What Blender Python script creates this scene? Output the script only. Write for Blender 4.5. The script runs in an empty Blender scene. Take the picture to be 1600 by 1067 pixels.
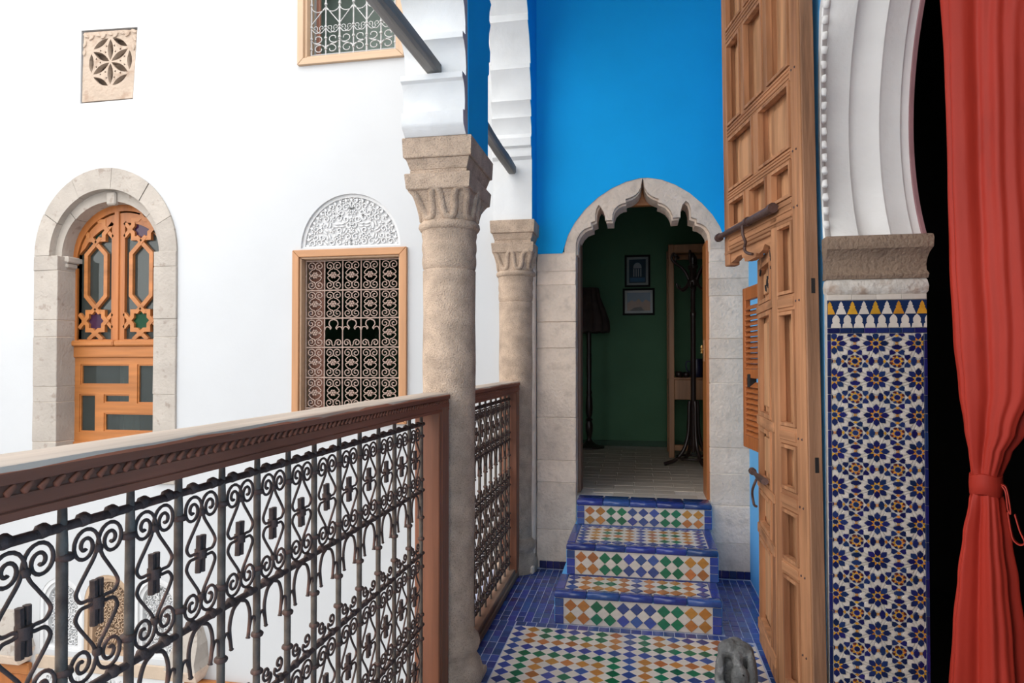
import bpy, bmesh, math, random
from math import sin, cos, pi, radians, sqrt, atan2
from mathutils import Vector, Matrix
from mathutils.geometry import tessellate_polygon

random.seed(7)
S = bpy.context.scene
COL = S.collection

# ------------------------------------------------------------------ camera, sky, exposure
cam_data = bpy.data.cameras.new('camera')
cam_data.sensor_width = 36.0
cam_data.lens = 23.625
cam_data.shift_y = 0.009375
cam_data.clip_start = 0.02
cam = bpy.data.objects.new('camera', cam_data)
COL.objects.link(cam)
cam.location = (0.0, 0.0, 1.5)
cam.rotation_euler = (radians(90.9), 0.0, radians(10.8))
S.camera = cam

world = bpy.data.worlds.new('overcast_sky')
S.world = world
world.use_nodes = True
wn = world.node_tree.nodes
wl = world.node_tree.links
bg = wn['Background']
# overcast dome: one smooth gradient, brightest overhead
tc = wn.new('ShaderNodeTexCoord'); sp = wn.new('ShaderNodeSeparateXYZ')
mr = wn.new('ShaderNodeMapRange'); mr.inputs[1].default_value = 0.0; mr.inputs[2].default_value = 1.0
mx = wn.new('ShaderNodeMix'); mx.data_type = 'RGBA'
mx.inputs[6].default_value = (0.80, 0.79, 0.775, 1); mx.inputs[7].default_value = (0.98, 0.99, 1.0, 1)
wl.new(tc.outputs['Generated'], sp.inputs[0]); wl.new(sp.outputs['Z'], mr.inputs[0])
wl.new(mr.outputs[0], mx.inputs[0]); wl.new(mx.outputs[2], bg.inputs[0])
bg.inputs[1].default_value = SKY_STRENGTH = 1.9

S.view_settings.view_transform = 'Standard'
S.view_settings.look = 'None'
S.view_settings.gamma = 1.0
S.view_settings.use_curve_mapping = False
S.view_settings.exposure = 0.95
S.cycles.max_bounces = 10
S.cycles.diffuse_bounces = 6
S.cycles.use_denoising = True

# ------------------------------------------------------------------ materials
def mat(name, col, rough=0.6, var=0.12, scale=6.0, bump=0.0, bscale=60.0, stretch=None, metallic=0.0,
        col2=None, c2pos=0.62, c2w=0.08, c2scale=3.0, piece=0.0, coat=0.0, spec=0.5, sheen=0.0, hue=0.0):
    m = bpy.data.materials.new(name); m.use_nodes = True
    nt = m.node_tree; N = nt.nodes; L = nt.links
    b = N['Principled BSDF']
    b.inputs['Roughness'].default_value = rough
    b.inputs['Metallic'].default_value = metallic
    b.inputs['Specular IOR Level'].default_value = spec
    b.inputs['Coat Weight'].default_value = coat
    b.inputs['Sheen Weight'].default_value = sheen
    t = N.new('ShaderNodeTexCoord'); mp = N.new('ShaderNodeMapping')
    L.new(t.outputs['Object'], mp.inputs[0])
    if stretch: mp.inputs['Scale'].default_value = stretch
    n = N.new('ShaderNodeTexNoise'); n.inputs['Scale'].default_value = scale; n.inputs['Detail'].default_value = 6
    L.new(mp.outputs[0], n.inputs['Vector'])
    r = N.new('ShaderNodeMapRange'); r.inputs[1].default_value = 0.3; r.inputs[2].default_value = 0.7
    r.inputs[3].default_value = 1 - var; r.inputs[4].default_value = 1 + var
    L.new(n.outputs['Fac'], r.inputs[0])
    base = N.new('ShaderNodeRGB'); base.outputs[0].default_value = (*col, 1)
    cur = base.outputs[0]
    if col2:
        n2 = N.new('ShaderNodeTexNoise'); n2.inputs['Scale'].default_value = c2scale; n2.inputs['Detail'].default_value = 8
        L.new(mp.outputs[0], n2.inputs['Vector'])
        r2 = N.new('ShaderNodeMapRange'); r2.inputs[1].default_value = c2pos - c2w; r2.inputs[2].default_value = c2pos + c2w
        L.new(n2.outputs['Fac'], r2.inputs[0])
        m2 = N.new('ShaderNodeMix'); m2.data_type = 'RGBA'; m2.inputs[7].default_value = (*col2, 1)
        L.new(r2.outputs[0], m2.inputs[0]); L.new(cur, m2.inputs[6]); cur = m2.outputs[2]
    hs = N.new('ShaderNodeHueSaturation'); L.new(cur, hs.inputs['Color'])
    val = r.outputs[0]
    if piece > 0:
        oi = N.new('ShaderNodeObjectInfo'); ge = N.new('ShaderNodeNewGeometry')
        ad = N.new('ShaderNodeMath'); ad.operation = 'ADD'
        L.new(oi.outputs['Random'], ad.inputs[0]); L.new(ge.outputs['Random Per Island'], ad.inputs[1])
        fr = N.new('ShaderNodeMath'); fr.operation = 'FRACT'; L.new(ad.outputs[0], fr.inputs[0])
        pr = N.new('ShaderNodeMapRange'); pr.inputs[3].default_value = 1 - piece; pr.inputs[4].default_value = 1 + piece
        L.new(fr.outputs[0], pr.inputs[0])
        mu = N.new('ShaderNodeMath'); mu.operation = 'MULTIPLY'
        L.new(val, mu.inputs[0]); L.new(pr.outputs[0], mu.inputs[1]); val = mu.outputs[0]
        if hue:
            hr = N.new('ShaderNodeMapRange'); hr.inputs[3].default_value = 0.5 - hue; hr.inputs[4].default_value = 0.5 + hue
            f2 = N.new('ShaderNodeMath'); f2.operation = 'MULTIPLY'; f2.inputs[1].default_value = 7.3
            f3 = N.new('ShaderNodeMath'); f3.operation = 'FRACT'
            L.new(fr.outputs[0], f2.inputs[0]); L.new(f2.outputs[0], f3.inputs[0]); L.new(f3.outputs[0], hr.inputs[0])
            L.new(hr.outputs[0], hs.inputs['Hue'])
    L.new(val, hs.inputs['Value'])
    L.new(hs.outputs[0], b.inputs['Base Color'])
    if bump > 0:
        nb = N.new('ShaderNodeTexNoise'); nb.inputs['Scale'].default_value = bscale; nb.inputs['Detail'].default_value = 5
        L.new(mp.outputs[0], nb.inputs['Vector'])
        bp = N.new('ShaderNodeBump'); bp.inputs['Strength'].default_value = bump; bp.inputs['Distance'].default_value = 0.01
        L.new(nb.outputs['Fac'], bp.inputs['Height']); L.new(bp.outputs[0], b.inputs['Normal'])
    return m

ARCADEWHITE = mat('arcade_limewash', (0.74, 0.735, 0.72), 0.9, 0.05, 5.0, 0.35, 22.0, col2=(0.66, 0.65, 0.63), c2pos=0.66)
WHITE = mat('white_limewash', (0.535, 0.542, 0.55), 0.85, 0.02, 2.0, 0.12, 14.0)
WHITE_OLD = mat('old_white_plaster', (0.84, 0.83, 0.81), 0.9, 0.05, 5.0, 0.35, 22.0, col2=(0.70, 0.67, 0.63), c2pos=0.66)
PLASTER = mat('carved_white_plaster', (0.66, 0.66, 0.66), 0.85, 0.03, 8.0, 0.1, 60.0)
BLUE = mat('blue_wall_paint', (0.010, 0.375, 0.80), 0.8, 0.05, 1.6, 0.06, 18.0, spec=0.08)
SKYBLUE = mat('pale_blue_paint', (0.12, 0.40, 0.74), 0.7, 0.06, 4.0, 0.1, 30.0)
MAUVE = mat('grey_mauve', (0.44, 0.36, 0.37), 0.8, 0.1, 6.0, 0.2, 30.0)  # grey-mauve tone for the gallery-side cap of the arcade lobes
STONE = mat('sandstone', (0.48, 0.355, 0.26), 0.92, 0.20, 14.0, 0.8, 140.0, col2=(0.29, 0.21, 0.155), c2pos=0.60, c2w=0.08, c2scale=190.0, piece=0.06)
STONE_PALE = mat('pale_limestone', (0.405, 0.36, 0.315), 0.92, 0.10, 5.0, 0.6, 40.0, col2=(0.30, 0.25, 0.21), c2pos=0.66, c2w=0.05, c2scale=14.0, piece=0.07)
STONE_JAMB = mat('jamb_limestone', (0.74, 0.60, 0.485), 0.92, 0.12, 7.0, 0.9, 45.0, col2=(0.54, 0.43, 0.345), c2pos=0.62, c2w=0.12, c2scale=14.0, piece=0.09)
STONE_CAP = mat('brown_stone', (0.27, 0.19, 0.135), 0.92, 0.14, 9.0, 0.9, 70.0, col2=(0.22, 0.15, 0.11), c2pos=0.64, c2w=0.05, c2scale=30.0)
MORTAR = mat('lime_mortar', (0.70, 0.60, 0.50), 0.95, 0.08, 8.0, 0.4, 50.0)
SCULPT = mat('grey_weathered_stone', (0.125, 0.125, 0.122), 0.85, 0.35, 18.0, 1.0, 70.0, col2=(0.26, 0.26, 0.255), c2pos=0.62, c2scale=25.0)
def wood(name, col, axis, rough=0.55, var=0.28, col2=None, bump=0.15, s=9.0, **k):
    st = {'x': (0.08, 1, 1), 'y': (1, 0.08, 1), 'z': (1, 1, 0.08)}[axis]
    return mat(name, col, rough, var, s * 2.2, bump, s * 5, stretch=st, col2=col2, c2scale=s, **k)
RAILWOOD = wood('dark_cedar_y', (0.26, 0.088, 0.048), 'y', 0.75, 0.3, spec=0.2)
RAILWOODZ = wood('dark_cedar_z', (0.22, 0.075, 0.034), 'z', 0.5, 0.3)
RAILBASE = wood('old_base_rail_wood', (0.15, 0.075, 0.048), 'y', 0.8, 0.35, col2=(0.25, 0.17, 0.12), c2pos=0.62, spec=0.2)
RAILTOP = wood('worn_cedar', (0.47, 0.37, 0.29), 'y', 0.7, 0.2, col2=(0.27, 0.13, 0.07), c2pos=0.66)
DOORZ = wood('old_door_wood_z', (0.43, 0.205, 0.10), 'z', 0.7, 0.34, col2=(0.27, 0.115, 0.055), spec=0.2, c2pos=0.6, bump=0.3)
DOORX = wood('old_door_wood_x', (0.43, 0.205, 0.10), 'x', 0.7, 0.34, col2=(0.27, 0.115, 0.055), spec=0.2, c2pos=0.6, bump=0.3)
DOORPAN = wood('old_door_panel', (0.52, 0.27, 0.135), 'z', 0.7, 0.3, col2=(0.36, 0.165, 0.08), spec=0.2, c2pos=0.58, bump=0.3)
DOOREDGE = wood('door_edge_wood', (0.30, 0.15, 0.08), 'z', 0.8, 0.35, col2=(0.09, 0.05, 0.035), c2pos=0.58, bump=0.5)
HONEYZ = wood('honey_wood_z', (0.40, 0.135, 0.034), 'z', 0.4, 0.2)
HONEYX = wood('honey_wood_x', (0.41, 0.15, 0.040), 'x', 0.4, 0.2)
PINEZ = wood('pine_frame_z', (0.46, 0.225, 0.10), 'z', 0.5, 0.14)
PINEX = wood('pine_frame_x', (0.46, 0.225, 0.10), 'x', 0.5, 0.14)
PALEPINE = wood('pale_pine', (0.50, 0.34, 0.22), 'x', 0.55, 0.1)
PALEPINEZ = wood('pale_pine_z', (0.50, 0.34, 0.22), 'z', 0.55, 0.1)
SHUTWOOD = wood('shutter_wood', (0.42, 0.13, 0.035), 'z', 0.45, 0.2)
SHUTPINK = wood('faded_shutter_wood', (0.50, 0.24, 0.17), 'z', 0.6, 0.2)
GREYWOOD = wood('weathered_grey_timber', (0.22, 0.21, 0.195), 'y', 0.85, 0.35, col2=(0.36, 0.345, 0.32), c2pos=0.6, bump=0.5)
STANDWOOD = wood('hall_stand_wood', (0.33, 0.155, 0.07), 'z', 0.5, 0.25)
DARKWOOD = wood('ebonised_wood', (0.025, 0.014, 0.012), 'z', 0.3, 0.3)
CEILWOOD = wood('ceiling_boards', (0.42, 0.30, 0.20), 'y', 0.7, 0.2)
IRON = mat('rusted_wrought_iron', (0.075, 0.045, 0.035), 0.65, 0.35, 30.0, 0.4, 90.0, spec=0.25, col2=(0.13, 0.06, 0.04), c2pos=0.64, c2scale=18.0)
IRON_BAR = mat('worn_iron_bar', (0.115, 0.086, 0.064), 0.6, 0.35, 30.0, 0.3, 90.0, spec=0.25, col2=(0.085, 0.05, 0.035), c2pos=0.55, c2scale=14.0)
IRON_PINK = mat('pink_primed_iron', (0.36, 0.26, 0.215), 0.6, 0.14, 30.0, 0.2, 90.0)
IRON_WHITE = mat('white_painted_iron', (0.46, 0.455, 0.45), 0.6, 0.08, 20.0, 0.1, 90.0)
BOLTIRON = mat('dark_bolt_iron', (0.10, 0.055, 0.045), 0.5, 0.3, 20.0, 0.3, 80.0, metallic=0.3)
BLACK = mat('black_slot', (0.012, 0.009, 0.009), 0.8, 0.1)
T_BLUE = mat('cobalt_glazed_tile', (0.028, 0.056, 0.23), 0.22, 0.12, 40.0, 0.08, 60.0, piece=0.28, hue=0.015, coat=0.2)
T_NAVY = mat('navy_glazed_tile', (0.013, 0.020, 0.095), 0.22, 0.1, 40.0, 0.05, 60.0, piece=0.35, hue=0.02)
T_ORANGE = mat('ochre_glazed_tile', (0.42, 0.165, 0.035), 0.25, 0.12, 40.0, 0.08, 60.0, piece=0.22, hue=0.015)
T_YELLOW = mat('saffron_glazed_tile', (0.62, 0.27, 0.03), 0.25, 0.12, 40.0, 0.05, 60.0, piece=0.2, hue=0.02)
T_GREEN = mat('green_glazed_tile', (0.004, 0.125, 0.055), 0.25, 0.14, 40.0, 0.08, 60.0, piece=0.25, hue=0.01)
T_CREAM = mat('cream_glazed_tile', (0.63, 0.56, 0.49), 0.3, 0.06, 40.0, 0.06, 60.0, piece=0.08)
T_BED = mat('pale_grout', (0.58, 0.54, 0.49), 0.9, 0.1, 30.0, 0.3, 120.0)
T_GROUT = mat('blue_grey_grout', (0.42, 0.45, 0.58), 0.9, 0.12, 30.0, 0.3, 120.0)
T_RED = mat('oxblood_tile', (0.10, 0.018, 0.02), 0.25, 0.12, 40.0, piece=0.2)
ROOMGREEN = mat('bottle_green_paint', (0.062, 0.160, 0.085), 0.75, 0.1, 2.0, 0.08, 20.0)
ROOMFLOOR = mat('pale_worn_floor_tiles', (0.50, 0.44, 0.37), 0.6, 0.1, 4.0, 0.05, 30.0, piece=0.06)
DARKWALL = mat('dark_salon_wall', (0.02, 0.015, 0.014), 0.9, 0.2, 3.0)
CURTAIN = mat('brick_red_satin', (0.46, 0.040, 0.024), 0.45, 0.12, 5.0, 0.15, 40.0, stretch=(1, 1, 0.25), spec=0.18, col2=(0.29, 0.032, 0.022), c2pos=0.66, c2scale=6.0)
LAMPSHADE = mat('dark_fabric_shade', (0.055, 0.035, 0.03), 0.9, 0.25, 12.0, 0.2, 60.0)
FRAMEBLK = mat('black_picture_frame', (0.010, 0.009, 0.010), 0.7, 0.1, spec=0.08)
MATBOARD = mat('grey_mount_board', (0.30, 0.33, 0.33), 0.8, 0.05)
BRASS = mat('brass', (0.75, 0.52, 0.2), 0.3, 0.1, metallic=1.0)
BLUEENAMEL = mat('dark_blue_enamel', (0.012, 0.014, 0.05), 0.35, 0.1)
PALEBAND = mat('beige_stucco', (0.52, 0.41, 0.31), 0.9, 0.06, 6.0, 0.3, 40.0)
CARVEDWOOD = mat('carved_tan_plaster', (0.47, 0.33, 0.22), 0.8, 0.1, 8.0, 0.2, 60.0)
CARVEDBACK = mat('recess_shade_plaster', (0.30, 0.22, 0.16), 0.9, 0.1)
VENTSTONE = mat('carved_vent_stone', (0.44, 0.345, 0.27), 0.92, 0.1, 8.0, 0.7, 45.0, col2=(0.35, 0.25, 0.185), c2pos=0.6, c2scale=12.0)
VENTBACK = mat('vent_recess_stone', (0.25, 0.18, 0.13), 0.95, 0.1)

def glass(name, col, rough=0.02, tr=0.6, ior=1.45):
    m = bpy.data.materials.new(name); m.use_nodes = True
    b = m.node_tree.nodes['Principled BSDF']
    b.inputs['Base Color'].default_value = (*col, 1); b.inputs['Roughness'].default_value = rough
    b.inputs['Transmission Weight'].default_value = tr; b.inputs['IOR'].default_value = ior
    return m
GLASS = glass('window_glass', (0.30, 0.35, 0.33), tr=0.90)
GLASS_PURPLE = glass('purple_glass', (0.10, 0.035, 0.09), tr=0.5)
GLASS_GREEN = glass('green_glass', (0.01, 0.10, 0.04), tr=0.5)
GLASS_DARKGREEN = glass('dark_green_glass', (0.01, 0.045, 0.025), tr=0.5)
PICGLASS = glass('picture_glass', (0.95, 0.95, 0.95), tr=1.0, ior=1.12)

# ------------------------------------------------------------------ geometry helpers
def W(o):
    m = o.matrix_basis.copy()
    while o.parent:
        o = o.parent
        m = o.matrix_basis @ m
    return m

class MB:
    def __init__(s): s.v = []; s.f = []; s.mi = []; s.cur = 0
    def add(s, vs, fs):
        k = len(s.v); s.v += [tuple(v) for v in vs]
        for f in fs: s.f.append(tuple(i + k for i in f)); s.mi.append(s.cur)
        return s
    def box(s, x0, x1, y0, y1, z0, z1, c=0.0):
        if c <= 0:
            vs = [(x, y, z) for x in (x0, x1) for y in (y0, y1) for z in (z0, z1)]
            return s.add(vs, [(0, 1, 3, 2), (4, 6, 7, 5), (0, 4, 5, 1), (2, 3, 7, 6), (0, 2, 6, 4), (1, 5, 7, 3)])
        return s.cbox(Vector(((x0 + x1) / 2, (y0 + y1) / 2, (z0 + z1) / 2)), (Vector((1, 0, 0)), Vector((0, 1, 0)), Vector((0, 0, 1))),
                      (abs(x1 - x0) / 2, abs(y1 - y0) / 2, abs(z1 - z0) / 2), c)
    def cbox(s, ctr, ax, h, c=0.003, jit=0.0):
        # chamfered box: 24 vertices
        c = min(c, min(h) * 0.45)
        vs = {}; lst = []
        for sx in (-1, 1):
            for sy in (-1, 1):
                for sz in (-1, 1):
                    j = Vector((random.uniform(-jit, jit), random.uniform(-jit, jit), random.uniform(-jit, jit)))
                    for k in range(3):
                        d = [h[0] * sx, h[1] * sy, h[2] * sz]
                        for q in range(3):
                            if q != k: d[q] -= c * (sx, sy, sz)[q]
                        p = ctr + ax[0] * d[0] + ax[1] * d[1] + ax[2] * d[2] + j
                        vs[(sx, sy, sz, k)] = len(lst); lst.append(p)
        fs = []
        for k in range(3):
            for sg in (-1, 1):
                o = [(-1, -1), (1, -1), (1, 1), (-1, 1)]
                def key(a, b):
                    t = [0, 0, 0]; t[k] = sg; t[(k + 1) % 3] = a; t[(k + 2) % 3] = b
                    return vs[(t[0], t[1], t[2], k)]
                q = [key(a, b) for a, b in o]
                fs.append(q if sg > 0 else q[::-1])
        for k in range(3):      # edges along axis k
            a, b = (k + 1) % 3, (k + 2) % 3
            for sa in (-1, 1):
                for sb in (-1, 1):
                    def key(sk, face):
                        t = [0, 0, 0]; t[k] = sk; t[a] = sa; t[b] = sb
                        return vs[(t[0], t[1], t[2], face)]
                    q = [key(-1, a), key(1, a), key(1, b), key(-1, b)]
                    fs.append(q if sa * sb < 0 else q[::-1])
        for sx in (-1, 1):
            for sy in (-1, 1):
                for sz in (-1, 1):
                    q = [vs[(sx, sy, sz, 0)], vs[(sx, sy, sz, 1)], vs[(sx, sy, sz, 2)]]
                    fs.append(q if sx * sy * sz > 0 else q[::-1])
        return s.add(lst, fs)
    def tube(s, pts, r, n=6, up=None, flat=1.0):
        pts = [Vector(p) for p in pts]; m = len(pts)
        rs = r if isinstance(r, (list, tuple)) else [r] * m
        vs = []; prev = None
        for i, p in enumerate(pts):
            t = (pts[min(i + 1, m - 1)] - pts[max(i - 1, 0)])
            t = t.normalized() if t.length > 1e-9 else Vector((0, 0, 1))
            if up is not None: a = Vector(up) - t * t.dot(Vector(up))
            elif prev is None:
                a = Vector((0, 0, 1)) if abs(t.z) < 0.9 else Vector((1, 0, 0)); a = a - t * t.dot(a)
            else: a = prev - t * t.dot(prev)
            a.normalize(); prev = a; b = t.cross(a)
            for k in range(n):
                w = 2 * pi * (k + 0.5) / n
                vs.append(p + a * (cos(w) * rs[i] * flat) + b * (sin(w) * rs[i]))
        fs = [(i * n + k, i * n + (k + 1) % n, (i + 1) * n + (k + 1) % n, (i + 1) * n + k) for i in range(m - 1) for k in range(n)]
        fs.append(tuple(range(n))[::-1]); fs.append(tuple((m - 1) * n + k for k in range(n)))
        return s.add(vs, fs)
    def lathe(s, prof, ctr=(0, 0, 0), n=24, axis='z', sx=1.0, sy=1.0):
        vs = []; m = len(prof)
        for r, z in prof:
            for k in range(n):
                w = 2 * pi * k / n
                a, b = r * cos(w) * sx, r * sin(w) * sy
                vs.append((ctr[0] + a, ctr[1] + b, ctr[2] + z) if axis == 'z' else ((ctr[0] + a, ctr[1] + z, ctr[2] + b) if axis == 'y' else (ctr[0] + z, ctr[1] + a, ctr[2] + b)))
        fs = [(i * n + k, i * n + (k + 1) % n, (i + 1) * n + (k + 1) % n, (i + 1) * n + k) for i in range(m - 1) for k in range(n)]
        fs.append(tuple(range(n))[::-1]); fs.append(tuple((m - 1) * n + k for k in range(n)))
        return s.add(vs, fs)
    def prism(s, loops, fn, d0, d1, caps=(True, True), mcap0=None, mcap1=None):
        # loops: outer polygon + holes (2D); fn(a, b, d) -> 3D
        tris = tessellate_polygon([[Vector((a, b, 0)) for a, b in l] for l in loops])
        flat = [p for l in loops for p in l]; n = len(flat)
        vs = [fn(a, b, d0) for a, b in flat] + [fn(a, b, d1) for a, b in flat]
        save = s.cur
        if caps[0]:
            if mcap0 is not None: s.cur = mcap0
            s.add(vs, [tuple(t) for t in tris]); s.cur = save
        if caps[1]:
            if mcap1 is not None: s.cur = mcap1
            s.add(vs, [tuple(i + n for i in t)[::-1] for t in tris]); s.cur = save
        fs = []; k = 0
        for l in loops:
            m = len(l)
            fs += [(k + i, k + (i + 1) % m, n + k + (i + 1) % m, n + k + i) for i in range(m)]
            k += m
        return s.add(vs, fs)
    def loft(s, secs, closed=True, caps=True):
        m = len(secs[0]); vs = [p for q in secs for p in q]; fs = []
        rng = range(m) if closed else range(m - 1)
        for i in range(len(secs) - 1):
            fs += [(i * m + k, i * m + (k + 1) % m, (i + 1) * m + (k + 1) % m, (i + 1) * m + k) for k in rng]
        if caps and closed:
            fs.append(tuple(range(m))[::-1]); fs.append(tuple((len(secs) - 1) * m + k for k in range(m)))
        return s.add(vs, fs)
    def mesh(s, name, mats, smooth=None, off=None, recalc=True):
        me = bpy.data.meshes.new(name)
        me.from_pydata(s.v if off is None else [tuple(off @ Vector(v)) for v in s.v], [], s.f)
        for m in (mats if isinstance(mats, (list, tuple)) else [mats]): me.materials.append(m)
        if any(s.mi): me.polygons.foreach_set('material_index', s.mi)
        if recalc:
            b = bmesh.new(); b.from_mesh(me)
            bmesh.ops.remove_doubles(b, verts=b.verts, dist=1e-6)
            bmesh.ops.recalc_face_normals(b, faces=b.faces); b.to_mesh(me); b.free()
        if smooth is not None:
            me.polygons.foreach_set('use_smooth', [True] * len(me.polygons))
            me.set_sharp_from_angle(angle=radians(smooth))
        me.update()
        return me
    def build(s, name, mats, parent=None, at=(0, 0, 0), smooth=None, kind=None):
        if parent is not None: off = W(parent).inverted()
        else: off = Matrix.Translation(-Vector(at))
        o = bpy.data.objects.new(name, s.mesh(name, mats, smooth, off)); COL.objects.link(o)
        if parent is not None: o.parent = parent
        else: o.location = at
        if kind: o['kind'] = kind
        return o

def thing(name, label, cat, loc=(0, 0, 0), rotz=0.0, group=None):
    o = bpy.data.objects.new(name, None); COL.objects.link(o)
    o.location = loc; o.rotation_euler = (0, 0, rotz); o.empty_display_size = 0.1
    return tag(o, label, cat, group)
def tag(o, label, cat, group=None):
    o['label'] = label; o['category'] = cat
    if group: o['group'] = group
    return o
def struct(mb, name, mats, at=(0, 0, 0), smooth=None, parent=None):
    return mb.build(name, mats, parent, at, smooth, kind='structure')
def place(name, me, parent, M):
    o = bpy.data.objects.new(name, me); COL.objects.link(o)
    o.parent = parent
    o.matrix_basis = W(parent).inverted() @ M
    return o
T = Matrix.Translation
def XZ(a, b, d): return (a, d, b)          # facade plane: x, z, depth y
def YZ(a, b, d): return (d, a, b)          # side plane: y, z, depth x
def XY(a, b, d): return (a, b, d)
def arc(cx, cy, rx, ry, a0, a1, n): return [(cx + rx * cos(radians(a0 + (a1 - a0) * i / n)), cy + ry * sin(radians(a0 + (a1 - a0) * i / n))) for i in range(n + 1)]
def rect(x0, x1, z0, z1): return [(x0, z0), (x1, z0), (x1, z1), (x0, z1)]
def catmull(P, n=5):
    P = [Vector(p) for p in P]; out = []
    Q = [P[0] * 2 - P[1]] + P + [P[-1] * 2 - P[-2]]
    for i in range(1, len(Q) - 2):
        for k in range(n):
            t = k / n
            a, b, c, d = Q[i - 1], Q[i], Q[i + 1], Q[i + 2]
            out.append(0.5 * ((2 * b) + (c - a) * t + (2 * a - 5 * b + 4 * c - d) * t * t + (3 * b - a - 3 * c + d) * t ** 3))
    out.append(P[-1])
    return out

# ================================================================== THE SETTING
YW = 4.88           # courtyard facade and gallery end wall stand in this plane
XG = -0.745         # gallery face of the arcade
XR = 0.74           # right gallery wall

# ---- courtyard facade with real openings
m = MB()
win1_hole = [(-5.075, 0.5), (-3.725, 0.5), (-3.725, 2.40)] + arc(-4.40, 2.40, 0.675, 0.715, 0, 180, 24)[1:-1] + [(-5.075, 2.40)]
win2_hole = rect(-2.67, -1.755, 1.04, 2.365)
lun_c, lun_rx, lun_rz = (-2.213, 2.392), 0.412, 0.415
lun_hole = arc(lun_c[0], lun_c[1], lun_rx, lun_rz, 0, 180, 32)
win3_hole = rect(-2.635, -1.785, 3.855, 5.05)
vent_hole = [(-4.66, 3.688), (-4.150, 3.690), (-4.112, 4.292), (-4.655, 4.312)]
niches = [(-4.80, 0.208, -0.32), (-4.345, 0.228, -0.27), (-3.895, 0.203, -0.27)]
def niche_loop(cx, hw, top, bot=-0.93): return [(cx - hw, bot), (cx + hw, bot)] + arc(cx, top - hw * 1.05, hw, hw * 1.05, 0, 180, 16)
holes = [win1_hole, win2_hole, lun_hole, win3_hole, vent_hole] + [niche_loop(*n) for n in niches]
m.prism([rect(-9.0, -0.76, -4.2, 8.5)] + holes, XZ, YW, YW + 0.26)
struct(m, 'wall_courtyard', WHITE)
m = MB(); m.box(-9.0, -9.1, -6.0, YW, -4.3, 2.4)  # unseen wall, added and kept low to shape sky light in the gallery
struct(m, 'wall_courtyard_far', WHITE)
m = MB(); m.box(-9.0, -1.0, -6.1, -6.0, -4.3, 1.0)  # also unseen; its height is cut so more sky light gets in
struct(m, 'wall_courtyard_near', WHITE)
m = MB(); m.box(-1.05, -0.8, -6.0, YW, -4.2, -0.30)
struct(m, 'wall_below_gallery', WHITE)
m = MB(); m.box(-9.0, -0.8, -6.0, YW, -4.3, -4.2)
struct(m, 'floor_courtyard', mat('courtyard_paving', (0.55, 0.52, 0.48), 0.7, 0.1, 3.0))

# ---- end wall: blue plaster above a stone doorway
outer = [(-0.541, 2.335)] + [(-0.515, 2.42), (-0.465, 2.51), (-0.39, 2.605), (-0.30, 2.685), (-0.20, 2.748), (-0.10, 2.79), (0.0, 2.812), (0.06, 2.812),
         (0.15, 2.795), (0.25, 2.752), (0.345, 2.69), (0.43, 2.612), (0.50, 2.53), (0.55, 2.445), (0.582, 2.355)]
m = MB()
m.prism([[(-0.76, 2.29)] + [(-0.555, 2.29)] + outer + [(0.75, 2.355), (0.75, 5.2), (-0.76, 5.2)]], XZ, 4.868, 5.2)
wall_end = struct(m, 'wall_end', BLUE)
# stone doorway: jamb blocks and two arch stones
door_1 = thing('door_1', 'pale limestone doorway with lobed arch in the blue wall', 'doorway', (0.01, YW, 0)); door_1['kind'] = 'structure'
def blocks(parent, x0, x1, zs, y0, y1, matl, seed, skew=0.004, name='stone_block', cut=None):
    rnd = random.Random(seed)
    for a, b in zip(zs[:-1], zs[1:]):
        mb = MB(); p = rnd.uniform(-0.005, 0.0)
        mb.cbox(Vector(((x0 + x1) / 2, (y0 + p + y1) / 2, (a + b) / 2)), (Vector((1, 0, 0)), Vector((0, 1, 0)), Vector((0, 0, 1))),
                ((x1 - x0) / 2, (y1 - y0 - p) / 2, (b - a) / 2 - 0.0012), 0.004, skew * 0.5)
        mb.build(name, matl, parent)
    mb = MB(); mb.box(x0 + 0.004, x1 - 0.004, y0 + 0.0035, y1 - 0.01, zs[0] + 0.002, zs[-1] - 0.002); mb.build('mortar', MORTAR, parent)
blocks(door_1, -0.745, -0.458, [0.0, 0.28, 0.62, 0.78, 1.09, 1.60, 1.79, 2.06, 2.16, 2.30], 4.88, 5.19, STONE_JAMB, 3)
blocks(door_1, 0.478, 0.745, [0.0, 0.24, 0.50, 0.72, 0.90, 1.35, 1.52, 1.66, 1.96, 2.08, 2.20, 2.36], 4.88, 5.19, STONE_JAMB, 5)
def zc(x, y):   # contour read off in the stone face, metres
    return (-0.458 + (x - 105) * 0.000707, 2.398 - (y - 640) * 0.000712)
innerL = [zc(*p) for p in [(105, 790), (106, 700), (118, 645), (150, 590), (190, 552), (235, 535), (262, 528), (262, 485), (305, 470), (305, 400), (318, 345), (342, 308), (368, 342), (392, 385), (404, 430), (405, 470),
                           (476, 470), (480, 415), (500, 360), (535, 325), (575, 305), (612, 300), (612, 262), (660, 248), (705, 228), (740, 195), (762, 150), (775, 78)]]
innerR = [zc(*p) for p in [(790, 78), (800, 150), (828, 205), (862, 235), (905, 258), (940, 272), (935, 308), (975, 322), (1020, 350), (1055, 395), (1075, 440), (1080, 470), (1152, 466), (1153, 410), (1170, 345), (1205, 305), (1235, 330), (1252, 385),
                           (1256, 470), (1310, 490), (1310, 528), (1355, 540), (1400, 572), (1432, 625), (1440, 680), (1442, 790)]]
def arch_stone(inner, out, y0, y1): 
    mb = MB(); mb.prism([out + inner], XZ, y0, y1); return mb
midx = (innerL[-1][0] + innerR[0][0]) / 2
outL = [p for p in outer if p[0] < midx - 0.02]; outR = [p for p in outer if p[0] > midx + 0.02]
inL_bottom = innerL[0]; inR_bottom = innerR[-1]
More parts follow.
